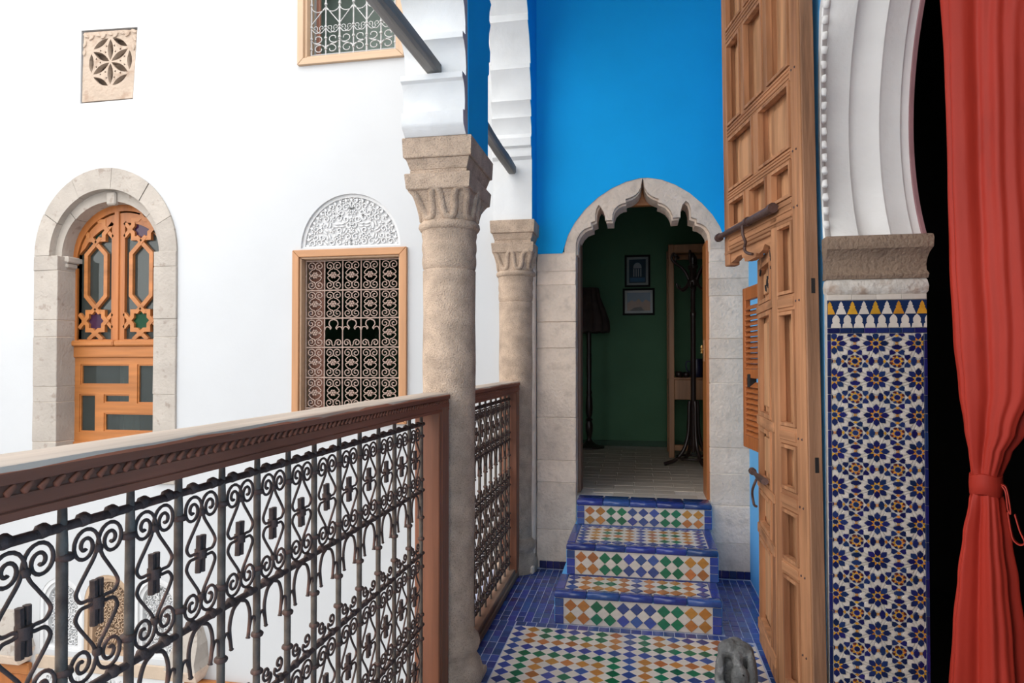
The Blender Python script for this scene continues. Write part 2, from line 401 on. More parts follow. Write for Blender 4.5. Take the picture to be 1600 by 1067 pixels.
polyL = innerL + [(midx - 0.001, 2.812)] + outL[::-1] + [(-0.541, inL_bottom[1])]
polyR = innerR[::-1] + [(midx + 0.001, 2.812)] + outR + [(0.582, inR_bottom[1])]
for nm, poly in (('arch_stone', polyL), ('arch_stone', polyR)):
    mb = MB(); mb.prism([poly], XZ, 4.874, 4.915); mb.build(nm, STONE_JAMB, door_1)
# stepped inner order of the arch, set back and slightly smaller
cxm, czm = 0.015, 2.35
def shrink(pts, k): return [(cxm + (x - cxm) * (1 - k), z - k * 0.42) for x, z in pts]
for inner, sgn in ((innerL, -1), (innerR, 1)):
    ins = shrink(inner, 0.028)
    e = 0.575 * sgn
    poly = (ins + [(midx + sgn * 0.001, 2.805), (0.25 * sgn, 2.74), (0.42 * sgn, 2.58), (0.53 * sgn, 2.36), (0.53 * sgn, ins[0][1] if sgn < 0 else ins[-1][1])]) if sgn < 0 else \
           (ins + [(0.53, ins[-1][1]), (0.53, 2.36), (0.42, 2.58), (0.25, 2.74), (midx + 0.001, 2.805)])
    mb = MB(); mb.prism([poly], XZ, 4.915, 5.12); mb.build('arch_order', STONE_JAMB, door_1)
# wooden head board behind the arch and lining of the left jamb
mb = MB(); mb.box(-0.46, 0.49, 5.13, 5.19, 2.675, 2.86, 0.004); mb.build('head_board', HONEYX, door_1)
mb = MB(); mb.box(-0.458, -0.435, 5.02, 5.19, 0.53, 2.5, 0.003); mb.build('jamb_lining', mat('brown_jamb', (0.16, 0.09, 0.06), 0.6), door_1)

# ---- right gallery wall with the horseshoe arch of the salon
AC, AR, ZS = (2.12, 2.47), 0.935, 2.0          # arch centre (y, z), radius, springing height
aang = math.degrees(math.asin((AC[1] - ZS) / AR))
JY = AC[0] + AR * cos(radians(aang))             # far jamb ~2.93
NJ = AC[0] - AR * cos(radians(aang))
R2 = AR + 0.040
def ring_face(w):     # the plaster face band swells above the springing
    t = min(1.0, max(0.0, (w + aang) / 28.0)) * min(1.0, max(0.0, (180 + aang - w) / 28.0))
    return 0.006 + 0.036 * t * t * (3 - 2 * t)
ring_off = lambda w: 0.042
def fill_off(w):     # lumpy plaster straightens the lower part of the arch on the gallery face
    return 0.80 * max(0.0, AR * abs(cos(radians(w))) - AR * cos(radians(aang))) if (w < aang or w > 180 - aang) else 0.0
outer_ring = [(AC[0] + (AR + ring_off(w)) * cos(radians(w)), AC[1] + (AR + ring_off(w)) * sin(radians(w))) for w in [-aang + (180 + 2 * aang) * i / 60 for i in range(61)]]
hole = [(NJ - 0.014, 0.0), (JY + 0.010, 0.0), (JY + 0.010, ZS)] + arc(AC[0], AC[1], R2, R2, -aang + 3, 180 + aang - 3, 40) + [(NJ - 0.014, ZS)]
m = MB()
m.prism([[(-2.2, -0.3), (NJ - 0.014, -0.3)] + [(NJ - 0.014, 0.0)] + [(NJ - 0.014, ZS)] + outer_ring[::-1] + [(JY + 0.010, ZS), (JY + 0.010, -0.3), (YW + 0.3, -0.3), (YW + 0.3, 5.2), (-2.2, 5.2)]], YZ, XR, 1.11)
wall_right = struct(m, 'wall_right', mat('right_wall_blue', (0.13, 0.47, 0.86), 0.7, 0.06, 1.6, 0.06, 18.0))

ws = [-aang + 2 * aang * i / 24 for i in range(25)]
pol_ = lambda r, w: (AC[0] + r * cos(radians(w)), AC[1] + r * sin(radians(w)))
mb = MB(); mb.prism([[pol_(AR + ring_face(w) - fill_off(w), w) for w in ws] + [pol_(AR + 0.07, w) for w in ws[::-1]]], YZ, 0.7375, 0.7415)
struct(mb, 'wall_right_face', wall_right.data.materials[0], parent=wall_right)

# moulded white reveal of the arch (swept profile) with its knobbed outer band
prof = [(0.737, 0.99), (0.737, 0.002), (0.742, -0.004), (0.764, 0.0), (0.770, 0.008), (0.786, 0.0), (0.872, 0.0), (0.876, 0.026), (0.900, 0.032), (0.950, 0.020), (0.976, 0.002), (0.990, -0.004), (1.000, 0.002), (1.072, 0.0), (1.076, 0.012), (1.118, 0.012), (1.118, 0.06), (0.795, 0.06)]
secs = []
for i in range(61):
    w = radians(-aang + (180 + 2 * aang) * i / 60)
    wd = math.degrees(w); fl = lambda x: fill_off(wd) * max(0.0, 1 - max(0.0, x - 0.737) / 0.042)
    secs.append([(x, AC[0] + (AR - fl(x) + (ring_face(math.degrees(w)) + 0.002 if o > 0.5 else (o * ring_off(math.degrees(w)) / 0.046 if o > 0 else o))) * cos(w), AC[1] + (AR - fl(x) + (ring_face(math.degrees(w)) + 0.002 if o > 0.5 else (o * ring_off(math.degrees(w)) / 0.046 if o > 0 else o))) * sin(w)) for x, o in prof])
arch_reveal = thing('trim_1', 'white moulded plaster horseshoe arch above the tiled jamb', 'arch', (0.93, JY, ZS)); arch_reveal['kind'] = 'structure'
MB().loft(secs, closed=True).build('moulding', WHITE_OLD, arch_reveal, smooth=40)
for i in range(1, 66):
    w = radians(-aang + (180 + 2 * aang) * i / 66)
    rr = AR - 0.002 - 0.8 * fill_off(math.degrees(w))
    mb = MB(); mb.cbox(Vector((0.751, AC[0] + rr * cos(w), AC[1] + rr * sin(w))), (Vector((1, 0, 0)), Vector((0, cos(w), sin(w))), Vector((0, -sin(w), cos(w)))), (0.013, 0.012, 0.016), 0.008, 0.002)
    mb.build('bead', WHITE_OLD, arch_reveal, smooth=50)
# mauve lining visible at the inner lip
secs = []
for i in range(61):
    w = radians(-aang + (180 + 2 * aang) * i / 60)
    secs.append([(x, AC[0] + (AR + o) * cos(w), AC[1] + (AR + o) * sin(w)) for x, o in ((1.108, -0.004), (1.122, -0.004), (1.122, 0.02), (1.108, 0.02))])
MB().loft(secs).build('inner_lip', mat('mauve_lip', (0.32, 0.16, 0.17), 0.8), arch_reveal, smooth=40)

# ---- gallery floor, ceiling, arcade
m = MB(); m.box(-1.05, XR + 0.05, -2.2, YW + 0.3, -0.30, -0.0018)
floor = struct(m, 'floor', T_GROUT)
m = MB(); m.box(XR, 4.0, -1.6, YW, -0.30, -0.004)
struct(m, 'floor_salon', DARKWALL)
m = MB(); m.box(-1.05, 1.2, -2.25, 5.2, 4.6, 4.75)
struct(m, 'ceiling', CEILWOOD)
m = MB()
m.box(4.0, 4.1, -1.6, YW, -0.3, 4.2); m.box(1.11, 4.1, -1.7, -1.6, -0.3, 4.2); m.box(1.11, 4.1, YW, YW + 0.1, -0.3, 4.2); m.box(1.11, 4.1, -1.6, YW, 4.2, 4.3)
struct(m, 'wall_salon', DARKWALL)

def lobes(y0, sgn, zs):
    # polylobed intrados: (z, reach) pairs measured on the pier, then climbing to the crown
    return [(y0 + sgn * p, z) for z, p in zs]
zsA = [(2.50, 0.0), (2.50, 0.02), (2.53, 0.060), (2.545, 0.066), (2.592, 0.068), (2.598, 0.040), (2.64, 0.036), (2.69, 0.044), (2.72, 0.062), (2.728, 0.080), (2.752, 0.082), (2.757, 0.020), (2.80, 0.016), (2.86, 0.030), (2.895, 0.055), (2.905, 0.074), (2.93, 0.076), (2.935, 0.030),
       (2.985, 0.030), (3.05, 0.05), (3.085, 0.08), (3.095, 0.10), (3.115, 0.102), (3.12, 0.06), (3.18, 0.085), (3.25, 0.13), (3.29, 0.18), (3.295, 0.13), (3.37, 0.16), (3.44, 0.22), (3.46, 0.27), (3.465, 0.22), (3.55, 0.26), (3.62, 0.33), (3.64, 0.40), (3.65, 0.35), (3.74, 0.42), (3.79, 0.52), (3.80, 0.48), (3.88, 0.58), (3.92, 0.70), (3.93, 0.68), (3.98, 0.80), (4.0, 0.95)]
zsB = [(2.50, 0.0), (2.93, 0.0), (2.95, 0.025), (2.985, 0.028), (3.01, 0.02), (3.02, 0.045), (3.075, 0.05), (3.09, 0.03), (3.11, 0.02), (3.16, 0.028), (3.20, 0.05), (3.215, 0.06), (3.225, 0.03), (3.27, 0.035), (3.31, 0.06), (3.33, 0.075), (3.335, 0.035), (3.40, 0.04), (3.48, 0.06), (3.53, 0.09), (3.545, 0.10), (3.55, 0.085), (3.58, 0.09),
       (3.585, 0.06), (3.66, 0.075), (3.76, 0.12), (3.82, 0.17), (3.835, 0.185), (3.84, 0.16), (3.885, 0.175), (3.89, 0.17), (3.95, 0.215), (4.01, 0.26), (4.05, 0.31), (4.06, 0.27), (4.14, 0.32), (4.20, 0.40), (4.22, 0.44), (4.225, 0.40), (4.30, 0.48), (4.33, 0.56), (4.335, 0.54), (4.38, 0.62), (4.40, 0.70)]
P1F, P1B, P2F = 2.865, 3.27, 4.675
poly = [(1.5, 5.2), (1.5, 4.02)] + lobes(P1F, -1, zsA)[::-1] + lobes(P1B, 1, zsB) + lobes(P2F, -1, zsB)[::-1] + [(YW + 0.05, 2.50), (YW + 0.05, 5.2)]
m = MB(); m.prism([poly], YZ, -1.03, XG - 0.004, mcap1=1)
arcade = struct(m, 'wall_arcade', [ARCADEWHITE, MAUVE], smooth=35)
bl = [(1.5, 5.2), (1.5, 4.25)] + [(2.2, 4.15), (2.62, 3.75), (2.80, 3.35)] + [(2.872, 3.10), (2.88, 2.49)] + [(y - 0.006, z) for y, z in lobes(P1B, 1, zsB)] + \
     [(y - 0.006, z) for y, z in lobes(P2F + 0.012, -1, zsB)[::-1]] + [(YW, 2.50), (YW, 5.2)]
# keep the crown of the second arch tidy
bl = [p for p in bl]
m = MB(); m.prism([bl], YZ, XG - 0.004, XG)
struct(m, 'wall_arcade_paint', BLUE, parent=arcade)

# ---- green room behind the doorway
RZ = 0.53
m = MB(); m.box(-3.3, 1.6, 4.9, 8.1, 0.3, RZ - 0.004)
floor_room = struct(m, 'floor_room', T_BED)
m = MB(); m.box(-3.3, 1.6, 7.89, 8.1, RZ - 0.1, 3.6)
struct(m, 'wall_room_back', ROOMGREEN)
m = MB(); m.box(-3.4, -3.25, 5.1, 8.1, RZ - 0.1, 3.6)
struct(m, 'wall_room_left', ROOMGREEN)
m = MB(); m.box(1.5, 1.6, 5.1, 8.1, RZ - 0.1, 3.6)
struct(m, 'wall_room_right', ROOMGREEN)
m = MB(); m.box(-3.4, 1.6, 5.1, 8.1, 3.55, 3.65)
struct(m, 'ceiling_room', mat('room_ceiling', (0.10, 0.12, 0.09), 0.8))
m = MB(); m.box(-1.0, -0.76, 5.14, 5.2, RZ, 3.6); m.box(0.74, 1.5, 5.14, 5.2, RZ, 3.6)
struct(m, 'wall_room_front', ROOMGREEN)
m = MB(); m.box(-3.25, 1.5, 7.86, 7.89, RZ, RZ + 0.06)
struct(m, 'baseboard_room', mat('dim_green_skirting', (0.02, 0.07, 0.035), 0.6))
# room floor tiles
ft = MB(); ft.cbox(Vector((0, 0, 0)), (Vector((1, 0, 0)), Vector((0, 1, 0)), Vector((0, 0, 1))), (0.148, 0.073, 0.004), 0.002)
ftm = ft.mesh('floor_tile', ROOMFLOOR)
rr = 0
for j in range(18):
    for i in range(8):
        x = -0.95 + i * 0.30 + (0.15 if j % 2 else 0); y = 4.975 + j * 0.15
        if y > 7.8 or (y < 5.2 and not (-0.35 < x < 0.38)): continue
        place('floor_tile', ftm, floor_room, T((x, y, RZ - 0.004 + random.uniform(-0.0008, 0.0008))))
# dark rooms behind the other courtyard windows
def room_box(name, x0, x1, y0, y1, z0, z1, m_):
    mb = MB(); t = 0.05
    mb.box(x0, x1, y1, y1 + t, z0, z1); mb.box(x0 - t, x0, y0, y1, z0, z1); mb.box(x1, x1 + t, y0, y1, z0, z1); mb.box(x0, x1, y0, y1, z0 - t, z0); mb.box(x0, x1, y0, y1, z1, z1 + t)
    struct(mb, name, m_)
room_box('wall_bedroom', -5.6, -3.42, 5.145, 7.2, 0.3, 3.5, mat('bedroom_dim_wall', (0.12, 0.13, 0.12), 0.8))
room_box('wall_upper_room', -3.3, -1.0, 5.145, 5.95, 3.7, 5.6, mat('upper_room_green_grey', (0.50, 0.60, 0.55), 0.8))

# ================================================================== TILED FLOOR
def tile_mesh(name, loop, th, m_, c=0.0015):
    # flat tile with a chamfered rim, base at z=0, top at th (local x, y)
    cx = sum(p[0] for p in loop) / len(loop); cy = sum(p[1] for p in loop) / len(loop)
    n = len(loop)
    r = max(sqrt((x - cx) ** 2 + (y - cy) ** 2) for x, y in loop); k = 1 - c / r * 1.3
    vs = [(x, y, 0) for x, y in loop] + [(x, y, th - c * 0.6) for x, y in loop] + [(cx + (x - cx) * k, cy + (y - cy) * k, th) for x, y in loop]
    mb = MB()
    fs = [tuple(2 * n + i for i in range(n))]
    for a in (0, 1): fs += [(a * n + i, a * n + (i + 1) % n, (a + 1) * n + (i + 1) % n, (a + 1) * n + i) for i in range(n)]
    mb.add(vs, fs)
    return mb.mesh(name, m_) if m_ is not None else mb
P = 0.0762
d = P / 2 - 0.0016
loz = [(d, 0), (0, d), (-d, 0), (0, -d)]
COLS = {'b': T_BLUE, 'o': T_ORANGE, 'g': T_GREEN, 'w': T_CREAM}
lozm = {k: tile_mesh('lozenge_' + k, loz, 0.008, v) for k, v in COLS.items()}
FX0, FY1 = -0.705, 3.785
cols, rows = 17, 25
def mosaic_colour(i, j):
    # nested rectangles: the ring colour order swaps from block to block
    r = min(i % 8, 8 - i % 8, abs((j - 3 + 4) % 8 - 4))
    flip = ((j - 3) // 8 + (0 if i < 8 else 1)) % 2
    return 'bogbo'[r] if flip else 'bgobg'[r]
def flat_on(z=0.0): return lambda x, y: T((x, y, z))
stuff = {k: MB() for k in 'bogw'}
def add_flat(mb, loop, x, y, z0, z1):
    n = len(loop)
    mb.add([(x + a, y + b, z0) for a, b in loop] + [(x + a, y + b, z1) for a, b in loop], [tuple(n + i for i in range(n))] + [(i, (i + 1) % n, n + (i + 1) % n, n + i) for i in range(n)])
for j in range(rows):
    for i in range(cols):
        y = FY1 - P * (j + 0.5); x = FX0 + P * (i + 0.5)
        c = mosaic_colour(i, j)
        zz = -0.0078 + random.uniform(-0.0006, 0.0006)
        M = T((x, y, zz)) @ Matrix.Rotation(random.uniform(-0.03, 0.03), 4, 'Z')
        if y > 2.98: place('lozenge_tile', lozm[c], floor, M)
        else: add_flat(stuff[c], loz, x, y, -0.007, 0.0005)
        if i < cols - 1 and j < rows - 1:
            if y > 2.98: place('white_tile', lozm['w'], floor, T((x + P / 2, y - P / 2, zz)))
            else: add_flat(stuff['w'], loz, x + P / 2, y - P / 2, -0.007, 0.0003)
tri = {'n': [(-d, 0), (d, 0), (0, -d)], 's': [(-d, 0), (0, d), (d, 0)], 'w': [(0, -d), (d, 0), (0, d)], 'e': [(0, -d), (0, d), (-d, 0)]}
edge = MB()
for i in range(cols - 1): add_flat(edge, tri['n'], FX0 + P * (i + 1), FY1 - 0.001, -0.007, 0.0003)
for j in range(rows - 1):
    add_flat(edge, tri['w'], FX0 + 0.001, FY1 - P * (j + 1), -0.007, 0.0003); add_flat(edge, tri['e'], FX0 + cols * P - 0.001, FY1 - P * (j + 1), -0.007, 0.0003)
edge.build('half_tile_edging', T_CREAM, floor, kind='stuff')
for k, nm in (('b', 'blue'), ('o', 'ochre'), ('g', 'green'), ('w', 'cream')):
    stuff[k].build('near_mosaic_tiles', COLS[k], floor, kind='stuff')
# blue border tiles
def bt(w, h): 
    return tile_mesh('border_tile', [(-w / 2, -h / 2), (w / 2, -h / 2), (w / 2, h / 2), (-w / 2, h / 2)], 0.008, T_BLUE)
bw, bh = 0.0475, 0.0765
btm = bt(bw - 0.0042, bh - 0.0042)
near_b = MB()
def put_border(x, y, me=btm, w=bw, h=bh):
    if -0.485 < x < 0.44 and y > 3.87: return
    M = T((x, y, -0.0078 + random.uniform(-0.0009, 0.0009))) @ Matrix.Rotation(random.uniform(-0.02, 0.02), 4, 'Z')
    if y > 2.95: place('border_tile', me, floor, M)
    else: near_b.cbox(Vector((x, y, -0.0035)), (Vector((1, 0, 0)), Vector((0, 1, 0)), Vector((0, 0, 1))), (w / 2 - 0.0015, h / 2 - 0.0015, 0.004), 0.001)
mid = bt(0.0548, 0.0575)
for i in range(24):
    put_border(-0.705 + 0.059 * i + 0.03, FY1 + 0.032, mid, 0.059, 0.061)
yb = FY1 + 0.064
for j in range(15):
    y = yb + bh * (j + 0.5)
    if y > YW: break
    for i in range(12):
        x = -1.0 + bw * (i + 0.5)
        if x < -0.475: put_border(x, y)
    for i in range(7):
        x = 0.452 + bw * (i + 0.5)
        if x < 0.735: put_border(x, y)
for j in range(24):
    y = FY1 + 0.064 - bh * (j + 0.5)
    if y < 1.9: break
    for i in range(7):
        x = -0.708 - bw * (i + 0.5)
        if x > -0.97: put_border(x, y)
    for i in range(2):
        x = FX0 + cols * P + 0.006 + bw * (i + 0.5)
        if x < 0.74: put_border(x, y)
near_b.build('near_border_tiles', T_BLUE, floor, kind='stuff')
# blue skirting tiles along the end wall
skm = MB(); skm.cbox(Vector((0, 0, 0)), (Vector((1, 0, 0)), Vector((0, 1, 0)), Vector((0, 0, 1))), (0.024, 0.006, 0.026), 0.002); skm = skm.mesh('skirting_tile', T_NAVY)
for x in [-0.70 + 0.05 * i for i in range(5)] + [0.475 + 0.05 * i for i in range(6)]:
    place('skirting_tile', skm, floor, T((x, YW - 0.008, 0.026)))

# ================================================================== STAIRS
stairs = thing('stairs', 'three blue edged steps of diamond tiles below the arched doorway', 'stairs', (0, 4.3, 0))
steps = [(-0.485, 0.435, 3.86, 4.19, 0.0, 0.182), (-0.452, 0.453, 4.19, 4.72, 0.182, 0.366), (-0.436, 0.470, 4.72, 4.90, 0.366, 0.533)]
PAT = 'ooggbbbggoo'
def riser_frame(x, z, y): return T((x, y, z)) @ Matrix.Rotation(radians(90), 4, 'X')
for si, (x0, x1, y0, y1, z0, z1) in enumerate(steps):
    mb = MB(); mb.box(x0 - 0.004, x1 + 0.004, y0 + 0.006, YW + 0.05, max(z0 - 0.004, 0.0), z1 - 0.012, 0.006)
    st = mb.build('step', SKYBLUE, stairs)
    # riser: blue side tiles, nosing tiles, diamonds on a cream bed
    mb = MB(); mb.box(x0, x1, y0 + 0.002, y0 + 0.008, z0 + 0.001, z1 - 0.036); mb.build('grout_bed', T_CREAM, st)
    fx0, fx1 = x0 + 0.052, x1 - 0.050
    nz = z1 - 0.036
    for sx0, sx1 in ((x0, fx0 - 0.003), (fx1 + 0.003, x1)):
        for k in range(3):
            a = z0 + 0.001 + (nz - z0) * k / 3; b = z0 + (nz - z0) * (k + 1) / 3 - 0.002
            mb = MB(); mb.box(sx0, sx1, y0 - 0.003, y0 + 0.004, a, b, 0.0015); mb.build('edge_tile', T_BLUE, st)
    nn = 5
    for k in range(nn):
        a = x0 - 0.003 + (x1 - x0 + 0.006) * k / nn; b = x0 - 0.003 + (x1 - x0 + 0.006) * (k + 1) / nn - 0.0025
        mb = MB(); mb.box(a, b, y0 - 0.010, y0 + (0.060 if si < 2 else 0.185), z1 - 0.034, z1 + random.uniform(-0.001, 0.001), 0.006); mb.build('nosing_tile', T_BLUE, st, smooth=50)
    pw = (fx1 - fx0) / 11; lo, hi = z0 + 0.002, nz - 0.004; ph = (hi - lo) / 2 * 1.0
    rl = [(pw / 2 - 0.0015, 0), (0, ph / 2 - 0.0015), (-pw / 2 + 0.0015, 0), (0, -ph / 2 + 0.0015)]
    rm = {k: tile_mesh('riser_tile', rl, 0.007, v) for k, v in COLS.items()}
    for i in range(11):
        for j in range(2):
            x = fx0 + pw * (i + 0.5); z = lo + ph * (j + 0.5)
            place('lozenge_tile', rm[PAT[i]], st, riser_frame(x, z, y0 + 0.004 + random.uniform(-0.0008, 0.0008)))
            if i < 10 and j == 0: place('white_tile', rm['w'], st, riser_frame(x + pw / 2, z + ph / 2, y0 + 0.004))
    # tread
    if si < 2:
        ty0, ty1 = y0 + 0.062, y1 - 0.014
        mb = MB(); mb.box(x0 + 0.02, x1 - 0.02, y0 + 0.05, y1, z1 - 0.013, z1 - 0.006); mb.build('grout_bed', T_CREAM, st)
        for sx0, sx1 in ((x0 - 0.003, fx0 - 0.004), (fx1 + 0.004, x1 + 0.003)):
            for k in range(2):
                a = ty0 + (y1 - ty0) * k / 2; b = ty0 + (y1 - ty0) * (k + 1) / 2 - 0.0025
                mb = MB(); mb.box(sx0, sx1, a, b, z1 - 0.014, z1 + random.uniform(-0.001, 0.001), 0.003); mb.build('edge_tile', T_BLUE, st)
        mb = MB(); mb.box(fx0, fx1, ty1 + 0.002, y1, z1 - 0.014, z1, 0.002); mb.build('edge_tile', T_BLUE, st)
        nr = 3 if si == 0 else 6
        px_, py_ = (fx1 - fx0) / 11, (ty1 - ty0) / nr
        tl = [(px_ / 2 - 0.0015, 0), (0, py_ / 2 - 0.0015), (-px_ / 2 + 0.0015, 0), (0, -py_ / 2 + 0.0015)]
        tm = {k: tile_mesh('tread_tile', tl, 0.007, v) for k, v in COLS.items()}
        for j in range(nr):
            for i in range(11):
                if i in (0, 5, 10): c = 'b'
                elif j in (0, nr - 1): c = 'b' if (si == 1) else 'o'
                elif i in (1, 4, 6, 9): c = 'o'
                else: c = 'g' if (j % 2 == 1 or si == 0) else 'o'
                x = fx0 + px_ * (i + 0.5); y = ty0 + py_ * (j + 0.5)
                place('lozenge_tile', tm[c], st, T((x, y, z1 - 0.0075 + random.uniform(-0.0005, 0.0005))))
                if i < 10 and j < nr - 1: place('white_tile', tm['w'], st, T((x + px_ / 2, y + py_ / 2, z1 - 0.0077)))

# ================================================================== COLUMNS
def stone_column(x, y, label, half=False):
    t = thing('stone_column', label, 'column', (x, y, 0), group='stone columns of the gallery')
    yb = (y + 0.215) if not half else YW - 0.002
    yf = y - 0.195 if not half else y - 0.15
    yc = (yf + yb) / 2
    rx = 0.142
    # shaft: two drums with slight swelling
    def drum(z0, z1, r0, r1, nm='shaft'):
        mb = MB(); n = 8
        prof = [(r0 - 0.006, z0)] + [(r0 + (r1 - r0) * k / n + 0.0025 * sin(k * 2.1 + z0 * 9), z0 + 0.006 + (z1 - z0 - 0.012) * k / n) for k in range(n + 1)] + [(r1 - 0.006, z1)]
        mb.lathe(prof, (x, y, 0), 40); return mb.build(nm, STONE, t, smooth=40)
    drum(0.215, 1.93, 0.118, 0.125); drum(1.93, 2.118, 0.126, 0.129)
    # base
    mb = MB(); mb.lathe([(0.118, 0.25), (0.126, 0.235), (0.142, 0.215), (0.147, 0.19), (0.140, 0.165), (0.130, 0.148), (0.132, 0.13), (0.150, 0.105), (0.158, 0.075), (0.158, 0.035), (0.150, 0.0)], (x, y, 0), 40)
    mb.build('base', STONE, t, smooth=50)
    # capital: necking ring, bell, carved band, stepped abacus
    mb = MB(); mb.lathe([(0.12, 2.105), (0.137, 2.112), (0.145, 2.126), (0.142, 2.142), (0.128, 2.155), (0.12, 2.155)], (x, y, 0), 40, sy=1.0); mb.build('necking', STONE, t, smooth=50)
    def sq(k, z, r):    # section between circle (k=0) and rectangle (k=1)
        out = []
        for i in range(48):
            w = 2 * pi * i / 48 + pi / 48
            c, s_ = cos(w), sin(w); q = max(abs(c), abs(s_))
            ex, ey = (rx * 1.0) * c / q, ((yb - yf) / 2) * s_ / q
            out.append((x + (1 - k) * r * c + k * ex, y + (1 - k) * r * s_ + k * (ey + yc - y), z))
        return out
    bell = lambda f: (min(1.0, f ** 1.3), 2.15 + 0.135 * f)
    mb = MB(); mb.loft([sq(bell(f)[0] * 0.93, bell(f)[1], 0.128) for f in [i / 8 for i in range(9)]]); mb.build('bell', STONE, t, smooth=40)
    # meander relief around the bell
    path = []
    nper = 8
    per = []
    for q in range(nper):
        for (u, f) in ((0.0, 0.12), (0.2, 0.10), (0.34, 0.20), (0.40, 0.45), (0.43, 0.78), (0.54, 0.97), (0.70, 0.97), (0.83, 0.80), (0.86, 0.45), (0.92, 0.2)):
            per.append(((q + u) / nper, f))
    per.append((1.0, 0.12))
    mb = MB(); pts = []
    for (uu, f) in per:
        w = 2 * pi * uu + pi / 4 + 0.18
        k, z = bell(f); k *= 0.93
        c, s_ = cos(w), sin(w); q = max(abs(c), abs(s_))
        px, py = x + ((1 - k) * 0.128 + k * rx / q - 0.006) * c, y + ((1 - k) * 0.128 + k * (yb - yf) / 2 / q - 0.006) * s_ + k * (yc - y)
        pts.append(Vector((px, min(py, YW - 0.01), z)))
    mb.tube(catmull(pts, 3), 0.0185, 8, flat=1.0); mb.build('carved_meander', STONE, t, smooth=60)
    def course(z0, z1, e0, e1, nm, c=0.004):
        def r4(e, z): return [(x - rx - e, yf - e, z), (x + rx + e, yf - e, z), (x + rx + e, yb + (0 if half else e), z), (x - rx - e, yb + (0 if half else e), z)]
        mb = MB(); mb.loft([r4(e0 - c, z0), r4(e0, z0 + c), r4(e1, z1 - c), r4(e1 - c, z1)]); return mb.build(nm, STONE, t)
    course(2.272, 2.342, 0.004, 0.010, 'capital_course')
    course(2.340, 2.362, -0.012, -0.010, 'capital_course')
    course(2.360, 2.412, -0.010, 0.004, 'capital_course')
    course(2.410, 2.500, 0.014, 0.018, 'abacus')
    return t
col1 = stone_column(-0.885, 3.06, 'sandstone column with carved capital between the two railing sections')
col2 = stone_column(-0.885, 4.80, 'sandstone half column with carved capital beside the blue wall', half=True)
mb = MB(); mb.box(-0.80, -0.748, 4.78, 4.885, 0.0, 2.28, 0.012); mb.build('backing_pilaster', STONE_JAMB, col2)
mb = MB(); mb.box(-1.03, -0.74, 4.70, 4.88, 0.0, 0.06, 0.01); mb.build('plinth', STONE_JAMB, col2)
mb = MB(); mb.box(-1.04, -0.735, 2.90, 3.21, -0.004, 0.03, 0.006); mb.build('plinth', STONE, col1)

# tie beams
def beam(label, y0, y1, zt, skew=0.0):
    mb = MB(); n = 10; secs = []
    rnd = random.Random(int(y0 * 10))
    for i in range(n + 1):
        y = y0 + (y1 - y0) * i / n; j = lambda: rnd.uniform(-0.0018, 0.0018)
        dx = -(y1 - y) * skew; x0, x1, z0, z1 = -0.921 + dx + j(), -0.859 + dx + j(), zt - 0.062 + j(), zt + j()
        secs.append([(x0, y, z0 + 0.012), (x0 + 0.012, y, z0), (x1 - 0.012, y, z0), (x1, y, z0 + 0.010), (x1, y, z1 - 0.01), (x1 - 0.01, y, z1), (x0 + 0.01, y, z1), (x0, y, z1 - 0.01)])
    mb.loft(secs); o = mb.build('tie_beam', GREYWOOD, None, (-0.893, y0, zt))
    return tag(o, label, 'beam', 'grey timber tie beams')
beam('weathered grey timber tie beam running into the nearer white pier', 0.4, 2.84, 2.822, 0.04)
beam('short grey timber tie beam between the near pier and the wall pier', 3.2, 4.66, 2.892)

# ================================================================== BALCONY RAILINGS
def spiral(cx, cz, r, turns, a_end, cw=True, n=30, r0=0.22):
    out = []
    for i in range(n + 1):
        t = i / n; a = a_end + (2 * pi * turns * (1 - t)) * (1 if cw else -1)
        rr_ = r * (r0 + (1 - r0) * t)
        out.append((cx + rr_ * cos(a), cz + rr_ * sin(a)))
    return out
def scroll_path(w, h, r=None, turns=1.8):
    r = r or min(w * 0.228, h * 0.135)
    cx, cz = -w * 0.5 + r * 1.17, h * 0.5 - r * 1.12
    sp_ = spiral(cx, cz, r, turns, 0.15, True, 34, 0.14)
    top = [Vector((a, b, 0)) for a, b in sp_]
    mid_ = catmull([top[-1], Vector((0.045 * w, cz - r * 0.62, 0)), Vector((0.175 * w, 0.205 * h, 0)), Vector((0.30 * w, 0.125 * h, 0)), Vector((0.345 * w, 0.072 * h, 0)), Vector((0.27 * w, 0.022 * h, 0)), Vector((0.13 * w, 0.018 * h, 0)), Vector((0.06 * w, 0.0, 0))], 5)
    half = top + mid_[1:]
    return half + [Vector((p.x, -p.y, 0)) for p in half[::-1][1:]]
def to_yz(p, d=0.0): return Vector((d, p.x, p.y))
def to_xz(p, d=0.0): return Vector((p.x, d, p.y))
def sc_mesh(w, h, rod, fn, up, matl, sgn=1, n=6, **k):
    mb = MB(); pts = [fn(Vector((p.x * sgn, p.y, 0))) for p in scroll_path(w, h, **k)]
    mb.tube(pts, rod, n, up=up); return mb.mesh('scroll', matl, 80)
def clamp_mesh(w, h, rod, fn, matl, L=0.14):
    mb = MB()
    for s_ in (-1, 1):
        a = [Vector((s_ * w * 0.045, h * L, 0)), Vector((s_ * w * 0.04, 0, 0)), Vector((s_ * w * 0.045, -h * L, 0))]
        mb.tube([fn(p) for p in a], rod, 6)
    mb.tube([fn(Vector((0, -h * 0.035, 0))), fn(Vector((0, h * 0.035, 0)))], w * 0.085, 8)
    return mb.mesh('clamp', matl, 60)
def collar_mesh(r, hh, matl):
    mb = MB(); mb.lathe([(r * 0.8, -hh), (r, -hh * 0.6), (r * 1.05, 0), (r, hh * 0.6), (r * 0.8, hh)], n=10); return mb.mesh('collar', matl, 60)
